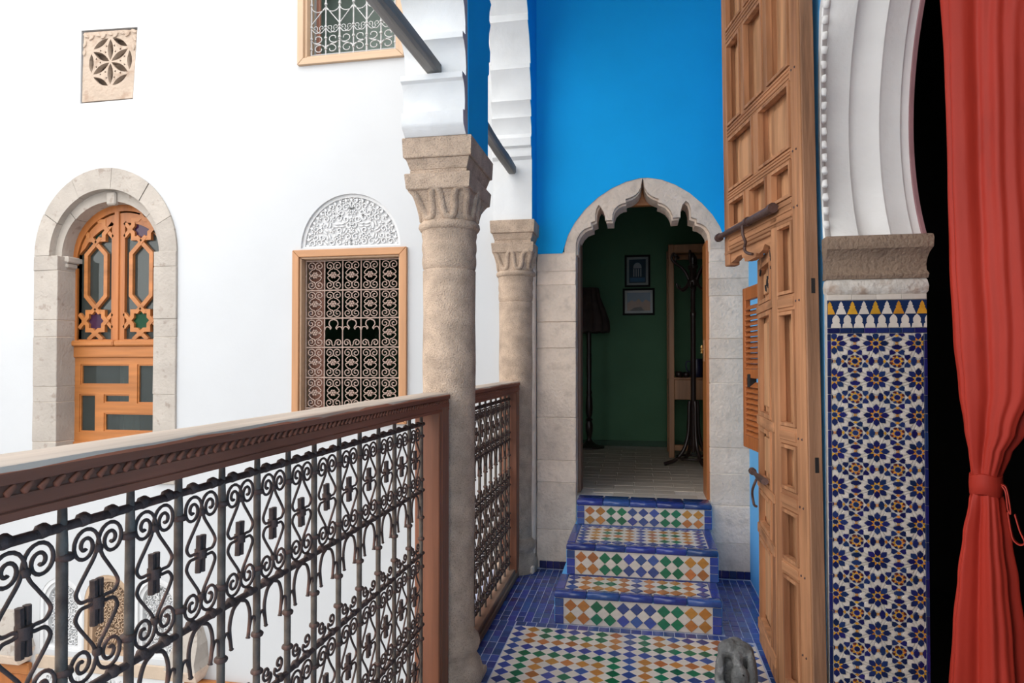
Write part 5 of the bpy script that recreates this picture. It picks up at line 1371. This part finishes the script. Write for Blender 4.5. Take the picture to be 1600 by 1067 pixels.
# ================================================================== STONE SCULPTURE by the door
def blob(bm, c, s, rot_=None, sub=3):
    r = bmesh.ops.create_icosphere(bm, subdivisions=sub, radius=1.0)
    M = T(c) @ (rot_ or Matrix.Identity(4)) @ Matrix.Diagonal((*s, 1))
    bmesh.ops.transform(bm, matrix=M, verts=r['verts'])
SCX, SCY = 0.405, 3.085
bm = bmesh.new()
RX = lambda a: Matrix.Rotation(radians(a), 4, 'X'); RZm = lambda a: Matrix.Rotation(radians(a), 4, 'Z'); RYm = lambda a: Matrix.Rotation(radians(a), 4, 'Y')
blob(bm, (0, 0.085, 0.135), (0.074, 0.055, 0.130))                 # hunched back
blob(bm, (-0.030, 0.040, 0.228), (0.048, 0.050, 0.036), RYm(-20))   # brows
blob(bm, (0.034, 0.040, 0.226), (0.046, 0.050, 0.036), RYm(20))
blob(bm, (0.010, 0.008, 0.190), (0.026, 0.040, 0.055), RX(14))      # long muzzle
blob(bm, (0.016, -0.030, 0.140), (0.038, 0.042, 0.052))             # muzzle tip
blob(bm, (0.010, -0.010, 0.070), (0.034, 0.040, 0.070))             # chest
blob(bm, (-0.066, 0.010, 0.140), (0.021, 0.044, 0.100), RYm(5))     # left foreleg
blob(bm, (-0.058, -0.020, 0.055), (0.030, 0.046, 0.060))
blob(bm, (-0.046, -0.050, 0.020), (0.040, 0.040, 0.022))            # left paw
blob(bm, (0.070, 0.018, 0.145), (0.022, 0.048, 0.100), RYm(-5))     # right foreleg
blob(bm, (0.064, -0.012, 0.060), (0.028, 0.046, 0.062))
blob(bm, (0.058, -0.045, 0.020), (0.036, 0.040, 0.022))
blob(bm, (0.0, 0.045, 0.014), (0.088, 0.085, 0.016))
me = bpy.data.meshes.new('stone_sculpture'); bm.to_mesh(me); bm.free()
me.materials.append(SCULPT)
sculpt = bpy.data.objects.new('stone_sculpture', me); COL.objects.link(sculpt)
sculpt.location = (SCX, SCY, 0.001); sculpt.rotation_euler = (0, 0, radians(-6)); sculpt.scale = (1.0, 1.0, 1.0)
rmod = sculpt.modifiers.new('merge', 'REMESH'); rmod.mode = 'VOXEL'; rmod.voxel_size = 0.0045; rmod.use_smooth_shade = True
smod = sculpt.modifiers.new('soften', 'SMOOTH'); smod.iterations = 5; smod.factor = 0.6
tag(sculpt, 'small grey carved stone animal with lowered head on the mosaic floor by the door', 'sculpture')
mb = MB(); mb.lathe([(0.0, -0.004), (0.0065, -0.003), (0.0075, 0.002), (0.004, 0.006), (0, 0.006)], (0, 0, 0), 12, axis='y')
c = Vector((SCX + 0.021, SCY - 0.064, 0.160))
mb.v = [tuple(Vector(v) + c) for v in mb.v]
mb.build('drilled_eye', BLACK, sculpt, smooth=50)

# ================================================================== CURTAIN tied in the salon arch
CC = Vector((1.256, 2.780)); ca = Vector((0.835, -0.550)); cb = Vector((0.550, 0.835))
cur = thing('red_curtain', 'brick red satin curtain gathered with a tie in the dark arch opening', 'curtain', (CC.x, CC.y, 0))
lev = [(3.45, -0.125, 0.230, 0.070), (3.0, -0.122, 0.195, 0.068), (2.65, -0.115, 0.165, 0.064), (2.2, -0.110, 0.160, 0.062), (1.9, -0.104, 0.168, 0.062), (1.6, -0.092, 0.175, 0.060), (1.40, -0.078, 0.160, 0.058), (1.25, -0.064, 0.110, 0.054), (1.15, -0.052, 0.066, 0.048), (1.075, -0.046, 0.046, 0.042), (1.03, -0.046, 0.046, 0.042),
       (0.97, -0.056, 0.054, 0.046), (0.85, -0.076, 0.066, 0.052), (0.70, -0.094, 0.082, 0.058), (0.50, -0.112, 0.098, 0.064), (0.25, -0.124, 0.110, 0.070), (0.02, -0.130, 0.118, 0.074)]
def lerp_lev(z):
    for a, b in zip(lev[:-1], lev[1:]):
        if a[0] >= z >= b[0]:
            t = (a[0] - z) / (a[0] - b[0]); t = t * t * (3 - 2 * t)
            return [a[k] + (b[k] - a[k]) * t for k in (1, 2, 3)]
    return list(lev[-1][1:])
secs = []
NZ, NP = 110, 128
for i in range(NZ + 1):
    z = 3.45 + (0.02 - 3.45) * i / NZ
    l, r_, dp = lerp_lev(z)
    squeeze = 1.0 - 0.75 * math.exp(-((z - 1.05) / 0.07) ** 2)
    row = []
    for k in range(NP):
        w = 2 * pi * k / NP
        amp = 0.30 * squeeze
        drift = 0.35 * sin(z * 1.3) + 0.25 * sin(z * 3.1)
        f = 1 + amp * (0.75 * sin(5 * w + drift) + 0.45 * sin(8 * w - drift * 1.6 + 1.0) + 0.16 * sin(19 * w + z * 0.8))
        u = cos(w) * (0.5 + 0.5 * f); v = sin(w) * f
        x_ = (l + r_) / 2 + (r_ - l) / 2 * u
        y_ = dp * v
        # crease running from the tie
        p = CC + ca * x_ + cb * y_
        row.append((p.x, p.y, z + (0.0)))
    secs.append(row)
mb = MB(); mb.loft(secs); mb.build('drape', CURTAIN, cur, smooth=70)
secs = []
for z, e in ((1.085, 0.000), (1.082, 0.006), (1.05, 0.0075), (1.012, 0.006), (1.008, 0.0)):
    row = []
    for k in range(48):
        w = 2 * pi * k / 48
        p = CC + ca * ((0.046 + e) * cos(w)) + cb * ((0.044 + e) * sin(w)); row.append((p.x, p.y, z + 0.005 * sin(3 * w)))
    secs.append(row)
MB().loft(secs).build('tie_band', CURTAIN, cur, smooth=60)
def strap(pts, wd):
    mb = MB(); secs = []
    pts = catmull([Vector(p) for p in pts], 6)
    for i, p in enumerate(pts):
        t_ = (pts[min(i + 1, len(pts) - 1)] - pts[max(0, i - 1)]).normalized(); b = Vector((cb.x, cb.y, 0)); n_ = t_.cross(b).normalized()
        secs.append([p + b * wd + n_ * 0.002, p - b * wd + n_ * 0.002, p - b * wd - n_ * 0.002, p + b * wd - n_ * 0.002])
    mb.loft(secs); return mb
def cp(a, b, z): return (CC.x + ca.x * a + cb.x * b, CC.y + ca.y * a + cb.y * b, z)
strap([cp(0.050, -0.02, 1.055), cp(0.066, -0.03, 1.045), cp(0.076, -0.035, 0.99), cp(0.078, -0.035, 0.955), cp(0.070, -0.034, 0.975), cp(0.064, -0.03, 1.03), cp(0.052, -0.02, 1.05)], 0.010).build('tie_loop', CURTAIN, cur, smooth=60)
strap([cp(0.070, -0.034, 0.96), cp(0.078, -0.035, 0.90), cp(0.086, -0.035, 0.865), cp(0.104, -0.036, 0.850), cp(0.118, -0.036, 0.862), cp(0.104, -0.034, 0.90), cp(0.090, -0.03, 0.955)], 0.010).build('tie_tail', CURTAIN, cur, smooth=60)

# ================================================================== THINGS IN THE GREEN ROOM
lamp = thing('floor_lamp', 'dark turned floor lamp with a flounced fabric shade against the green wall', 'lamp', (-0.567, 7.62, RZ))
lx, ly = -0.567, 7.62
mb = MB(); mb.lathe([(0.17, RZ), (0.172, RZ + 0.012), (0.165, RZ + 0.022), (0.10, RZ + 0.035), (0.055, RZ + 0.055), (0.035, RZ + 0.08)], (lx, ly, 0), 28); mb.build('base', DARKWOOD, lamp, smooth=50)
pr_ = [(0.035, 0.08), (0.022, 0.11), (0.030, 0.14), (0.040, 0.19), (0.040, 0.26), (0.028, 0.30), (0.042, 0.32), (0.022, 0.34), (0.034, 0.38), (0.040, 0.46), (0.034, 0.56), (0.026, 0.60), (0.034, 0.62), (0.024, 0.65), (0.027, 0.85), (0.029, 1.00), (0.024, 1.02), (0.030, 1.04), (0.024, 1.06), (0.026, 1.20), (0.020, 1.36), (0.016, 1.55)]
mb = MB(); mb.lathe([(r, RZ + z) for r, z in pr_], (lx, ly, 0), 20); mb.build('stem', DARKWOOD, lamp, smooth=50)
secs = []
for z, r in ((1.31, 0.222), (1.33, 0.228), (1.42, 0.222), (1.52, 0.190), (1.62, 0.150), (1.70, 0.125), (1.78, 0.112), (1.80, 0.105)):
    secs.append([((lx + (r + (0.010 if z < 1.7 else 0.003) * sin(12 * 2 * pi * k / 96)) * cos(2 * pi * k / 96)), ly + (r + (0.010 if z < 1.7 else 0.003) * sin(12 * 2 * pi * k / 96)) * sin(2 * pi * k / 96), RZ + z - (0.014 * abs(sin(6 * 2 * pi * k / 96)) if z < 1.32 else 0)) for k in range(96)])
mb = MB(); mb.loft(secs); mb.build('shade', LAMPSHADE, lamp, smooth=60)

def picture(label, x0, x1, z0, z1, kind_):
    t = thing('framed_picture', label, 'picture', ((x0 + x1) / 2, 7.87, z0), group='framed pictures on the green wall')
    mb = MB(); f = 0.022
    mb.prism([rect(x0, x1, z0, z1), rect(x0 + f, x1 - f, z0 + f, z1 - f)], XZ, 7.862, 7.888); mb.build('frame', FRAMEBLK, t)
    mb = MB(); mb.box(x0 + f * 0.6, x1 - f * 0.6, 7.879, 7.887, z0 + f * 0.6, z1 - f * 0.6); mb.build('mount', MATBOARD, t)
    g = 0.050; a0, a1, b0, b1 = x0 + g, x1 - g, z0 + g, z1 - g
    def flat(nm, loop, m_, y=7.878):
        mb = MB(); mb.prism([loop], XZ, y, y + 0.0012); mb.build(nm, m_, t)
    w_, h_ = a1 - a0, b1 - b0
    c1 = mat('print_blue', (0.05, 0.10, 0.17) if kind_ else (0.025, 0.055, 0.075), 0.8); c2 = mat('print_pale', (0.30, 0.33, 0.34), 0.8); c3 = mat('print_ochre', (0.30, 0.19, 0.14), 0.8)
    if kind_ == 0:
        flat('print', rect(a0, a1, b0, b1), c1)
        flat('print_dome', [(a0 + w_ * 0.25, b0 + h_ * 0.62), (a1 - w_ * 0.25, b0 + h_ * 0.62)] + arc((a0 + a1) / 2, b0 + h_ * 0.66, w_ * 0.25, h_ * 0.20, 0, 180, 12), c2, 7.8765)
        for q in range(4): flat('print_column', rect(a0 + w_ * (0.25 + 0.14 * q), a0 + w_ * (0.32 + 0.14 * q), b0 + h_ * 0.26, b0 + h_ * 0.6), c2, 7.8765)
        flat('print_base', rect(a0 + w_ * 0.05, a1 - w_ * 0.05, b0 + h_ * 0.04, b0 + h_ * 0.22), mat('print_blue_pool', (0.06, 0.14, 0.24), 0.8), 7.8765)
    else:
        flat('print', rect(a0, a1, b0, b1), mat('print_sky', (0.12, 0.19, 0.27), 0.8))
        flat('print_cliffs', [(a0, b0), (a1, b0), (a1, b0 + h_ * 0.48), (a0 + w_ * 0.8, b0 + h_ * 0.62), (a0 + w_ * 0.66, b0 + h_ * 0.45), (a0 + w_ * 0.5, b0 + h_ * 0.66), (a0 + w_ * 0.35, b0 + h_ * 0.50), (a0 + w_ * 0.2, b0 + h_ * 0.6), (a0, b0 + h_ * 0.42)], c3, 7.8765)
        flat('print_foreground', [(a0 + w_ * 0.1, b0), (a0 + w_ * 0.75, b0), (a0 + w_ * 0.6, b0 + h_ * 0.22), (a0 + w_ * 0.3, b0 + h_ * 0.18)], mat('print_dark', (0.05, 0.04, 0.04), 0.8), 7.8755)
    mb = MB(); mb.box(x0 + f, x1 - f, 7.870, 7.872, z0 + f, z1 - f); mb.build('glass', PICGLASS, t)
picture('upper black framed picture of a domed building on the green wall', -0.173, 0.116, 2.36, 2.73, 0)
picture('lower black framed picture of cliffs under a blue sky on the green wall', -0.196, 0.165, 2.036, 2.345, 1)

# tall wooden stand with a table top behind the coat rack
st = thing('hall_stand', 'tall open wooden stand with a shelf behind the coat rack', 'stand', (0.62, 7.0, RZ))
def sb(nm, x0, x1, y0, y1, z0, z1, m_=STANDWOOD): 
    mb = MB(); mb.box(x0, x1, y0, y1, z0, z1, 0.005); return mb.build(nm, m_, st)
for x in (0.283, 1.02):
    sb('post', x, x + 0.056, 6.98, 7.04, RZ, 2.69); sb('post', x, x + 0.056, 7.42, 7.48, RZ, 2.69)
    sb('side_rail', x + 0.008, x + 0.048, 7.04, 7.42, 2.60, 2.68); sb('side_rail', x + 0.008, x + 0.048, 7.04, 7.42, 1.12, 1.32); sb('side_rail', x + 0.008, x + 0.048, 7.04, 7.42, 0.62, 0.68)
sb('top_rail', 0.339, 1.02, 6.985, 7.03, 2.60, 2.688); sb('apron', 0.339, 1.02, 6.99, 7.02, 1.115, 1.318); sb('shelf', 0.30, 1.06, 6.98, 7.48, 1.318, 1.340); sb('top_rail', 0.339, 1.02, 7.43, 7.47, 2.60, 2.688)
sb('foot_rail', 0.339, 1.02, 6.99, 7.03, 0.60, 0.66)
mb = MB(); mb.box(0.34, 1.02, 7.03, 7.42, 2.645, 2.665); mb.build('top_board', STANDWOOD, st)
jug = thing('enamel_jug', 'dark blue jug on the shelf of the wooden stand', 'jug', (0.575, 7.18, 1.34))
mb = MB(); mb.lathe([(0.0, 0), (0.062, 0), (0.068, 0.01), (0.070, 0.09), (0.066, 0.15), (0.058, 0.175), (0.062, 0.19), (0.056, 0.19), (0.050, 0.17), (0.0, 0.17)], (0.575, 7.18, 1.34), 24); mb.build('body', BLUEENAMEL, jug, smooth=40)
mb = MB(); mb.tube(catmull([Vector((0.512, 7.18, 1.50)), Vector((0.475, 7.18, 1.50)), Vector((0.466, 7.18, 1.45)), Vector((0.485, 7.18, 1.40)), Vector((0.512, 7.18, 1.39))], 5), 0.008, 8); mb.build('handle', BLUEENAMEL, jug, smooth=60)
for k, (x, y, r, lab) in enumerate(((0.390, 7.12, 0.040, 'small round black pot beside the post of the wooden stand'), (0.462, 7.10, 0.036, 'small round black pot between the other pot and the blue jug'))):
    mb = MB(); mb.lathe([(0, 0), (r * 0.7, 0), (r, r * 0.6), (r * 0.95, r * 1.2), (r * 0.6, r * 1.5), (r * 0.4, r * 1.52), (0, r * 1.5)], (0, 0, 0), 18)
    o = mb.build('black_pot', DARKWOOD, None, (0, 0, 0), smooth=50); o.location = (x, y, 1.34); tag(o, lab, 'pot', 'black pots on the stand shelf')

# bentwood coat rack
rx, ry = 0.488, 6.50
rack = thing('coat_rack', 'black bentwood coat rack with curled arms standing in the green room', 'coat rack', (rx, ry, RZ))
mb = MB(); mb.lathe([(0.016, RZ + 0.12), (0.024, RZ + 0.2), (0.024, 1.92), (0.028, 1.93), (0.028, 1.96), (0.021, 1.97), (0.021, 2.44), (0.03, 2.46), (0.028, 2.49), (0.012, 2.52), (0.0, 2.525)], (rx, ry, 0), 16); mb.build('pole', DARKWOOD, rack, smooth=50)
mb = MB(); mb.lathe([(0.025, 2.20), (0.05, 2.21), (0.055, 2.24), (0.05, 2.27), (0.032, 2.28), (0.032, 2.36), (0.048, 2.37), (0.048, 2.40), (0.025, 2.41)], (rx, ry, 0), 16); mb.build('hub', DARKWOOD, rack, smooth=50)
for k in range(6):
    a = radians(18 + 60 * k); c, s_ = cos(a), sin(a)
    mb = MB(); mb.tube(catmull([Vector((rx + c * r, ry + s_ * r, z)) for r, z in ((0.04, 2.26), (0.07, 2.33), (0.12, 2.39), (0.17, 2.42), (0.205, 2.46), (0.19, 2.51), (0.165, 2.49))], 4), 0.0125, 8); mb.build('arm', DARKWOOD, rack, smooth=60)
    mb = MB(); mb.tube(catmull([Vector((rx + c * r, ry + s_ * r, z)) for r, z in ((0.045, 2.24), (0.07, 2.20), (0.11, 2.175), (0.15, 2.195), (0.16, 2.23))], 4), 0.011, 8); mb.build('peg', DARKWOOD, rack, smooth=60)
for k in range(4):
    a = radians(20 + 90 * k + 178); c, s_ = cos(a), sin(a)
    mb = MB(); mb.tube(catmull([Vector((rx + c * r, ry + s_ * r, RZ + z)) for r, z in ((0.035, 0.60), (0.042, 0.55), (0.045, 0.40), (0.055, 0.28), (0.095, 0.15), (0.17, 0.06), (0.25, 0.03), (0.285, 0.02))], 4), 0.018, 8); mb.build('leg', DARKWOOD, rack, smooth=60)
mb = MB(); mb.tube([(rx + 0.16 * cos(2 * pi * k / 32), ry + 0.16 * sin(2 * pi * k / 32), RZ + 0.075) for k in range(33)], 0.011, 8); mb.build('ring', DARKWOOD, rack, smooth=60)

# inner door of the arched doorway, folded back against the jamb
dl = thing('inner_door', 'honey coloured inner door of the arched doorway, seen edge on', 'door', (0.49, 5.22, RZ))
DMi = T((0.478, 5.205, 0)) @ Matrix.Rotation(radians(66), 4, 'Z')
def dadd(nm, m_, s0, s1, y0, y1, z0, z1, c=0.004):
    mb = MB(); mb.box(s0, s1, y0, y1, z0, z1, c); mb.v = [tuple(DMi @ Vector(v)) for v in mb.v]; return mb.build(nm, m_, dl)
dadd('stile', HONEYZ, 0.0, 0.09, -0.045, 0.0, RZ + 0.01, 2.52); dadd('stile', HONEYZ, 0.71, 0.80, -0.045, 0.0, RZ + 0.01, 2.45)
for z in (RZ + 0.01, 1.35, 2.33): dadd('rail', HONEYX, 0.09, 0.71, -0.042, -0.003, z, z + 0.13)
dadd('panel', HONEYZ, 0.08, 0.72, -0.03, -0.015, 0.6, 2.4)
jm = thing('door_post', 'honey wood post lining the right side of the arched doorway', 'post', (0.485, 4.97, RZ))
mb = MB(); mb.box(0.4585, 0.480, 4.925, 5.19, RZ - 0.01, 2.36, 0.003); mb.build('lining', HONEYZ, jm)
mb = MB(); mb.box(0.452, 0.460, 5.05, 5.09, 1.50, 1.66, 0.002); mb.build('lock_plate', STANDWOOD, jm)
mb = MB(); mb.lathe([(0.004, -0.03), (0.010, -0.03), (0.012, -0.02), (0.007, -0.015), (0.012, -0.005), (0.007, 0.003), (0.012, 0.012), (0.004, 0.03)], (0.440, 5.06, 1.59), 12); mb.tube([(0.452, 5.06, 1.59), (0.436, 5.06, 1.59)], 0.005, 8); mb.build('brass_handle', BRASS, jm, smooth=50)

# ------------------------------------------------------------------ labels of the setting
LAB = {'wall_courtyard': ('bright white plastered courtyard wall with three windows', 'wall'), 'wall_courtyard_far': ('unseen white wall on the far side of the courtyard, kept low for the light', 'wall'),
       'wall_courtyard_near': ('unseen white courtyard wall behind the viewer, kept low for the light', 'wall'), 'wall_below_gallery': ('white wall below the gallery floor', 'wall'), 'floor_courtyard': ('pale paved courtyard floor far below the railing', 'floor'),
       'wall_end': ('bright blue plaster wall above the arched doorway', 'wall'), 'wall_right': ('sky blue gallery wall behind the tall open door', 'wall'), 'floor': ('gallery floor of diamond mosaic with a blue tile border', 'floor'),
       'floor_salon': ('dark floor of the salon behind the curtain', 'floor'), 'ceiling': ('wooden board ceiling over the gallery', 'ceiling'), 'wall_salon': ('dark walls of the salon behind the red curtain', 'wall'),
       'wall_arcade': ('white lobed arcade over the columns with a blue inner face', 'wall'), 'floor_room': ('pale tiled floor of the green room', 'floor'), 'wall_room_back': ('dark green back wall hung with two pictures', 'wall'),
       'wall_room_left': ('green side wall of the room, left of the lamp', 'wall'), 'wall_room_right': ('green side wall of the room, behind the coat rack', 'wall'), 'ceiling_room': ('dim ceiling of the green room', 'ceiling'),
       'wall_room_front': ('green inner face of the doorway wall', 'wall'), 'baseboard_room': ('dark green skirting along the back wall', 'baseboard'), 'wall_bedroom': ('dim room walls behind the arched window', 'wall'), 'wall_upper_room': ('grey green room walls behind the upper window', 'wall')}
for o in S.objects:
    if o.parent is None and o.name in LAB: o['label'], o['category'] = LAB[o.name]
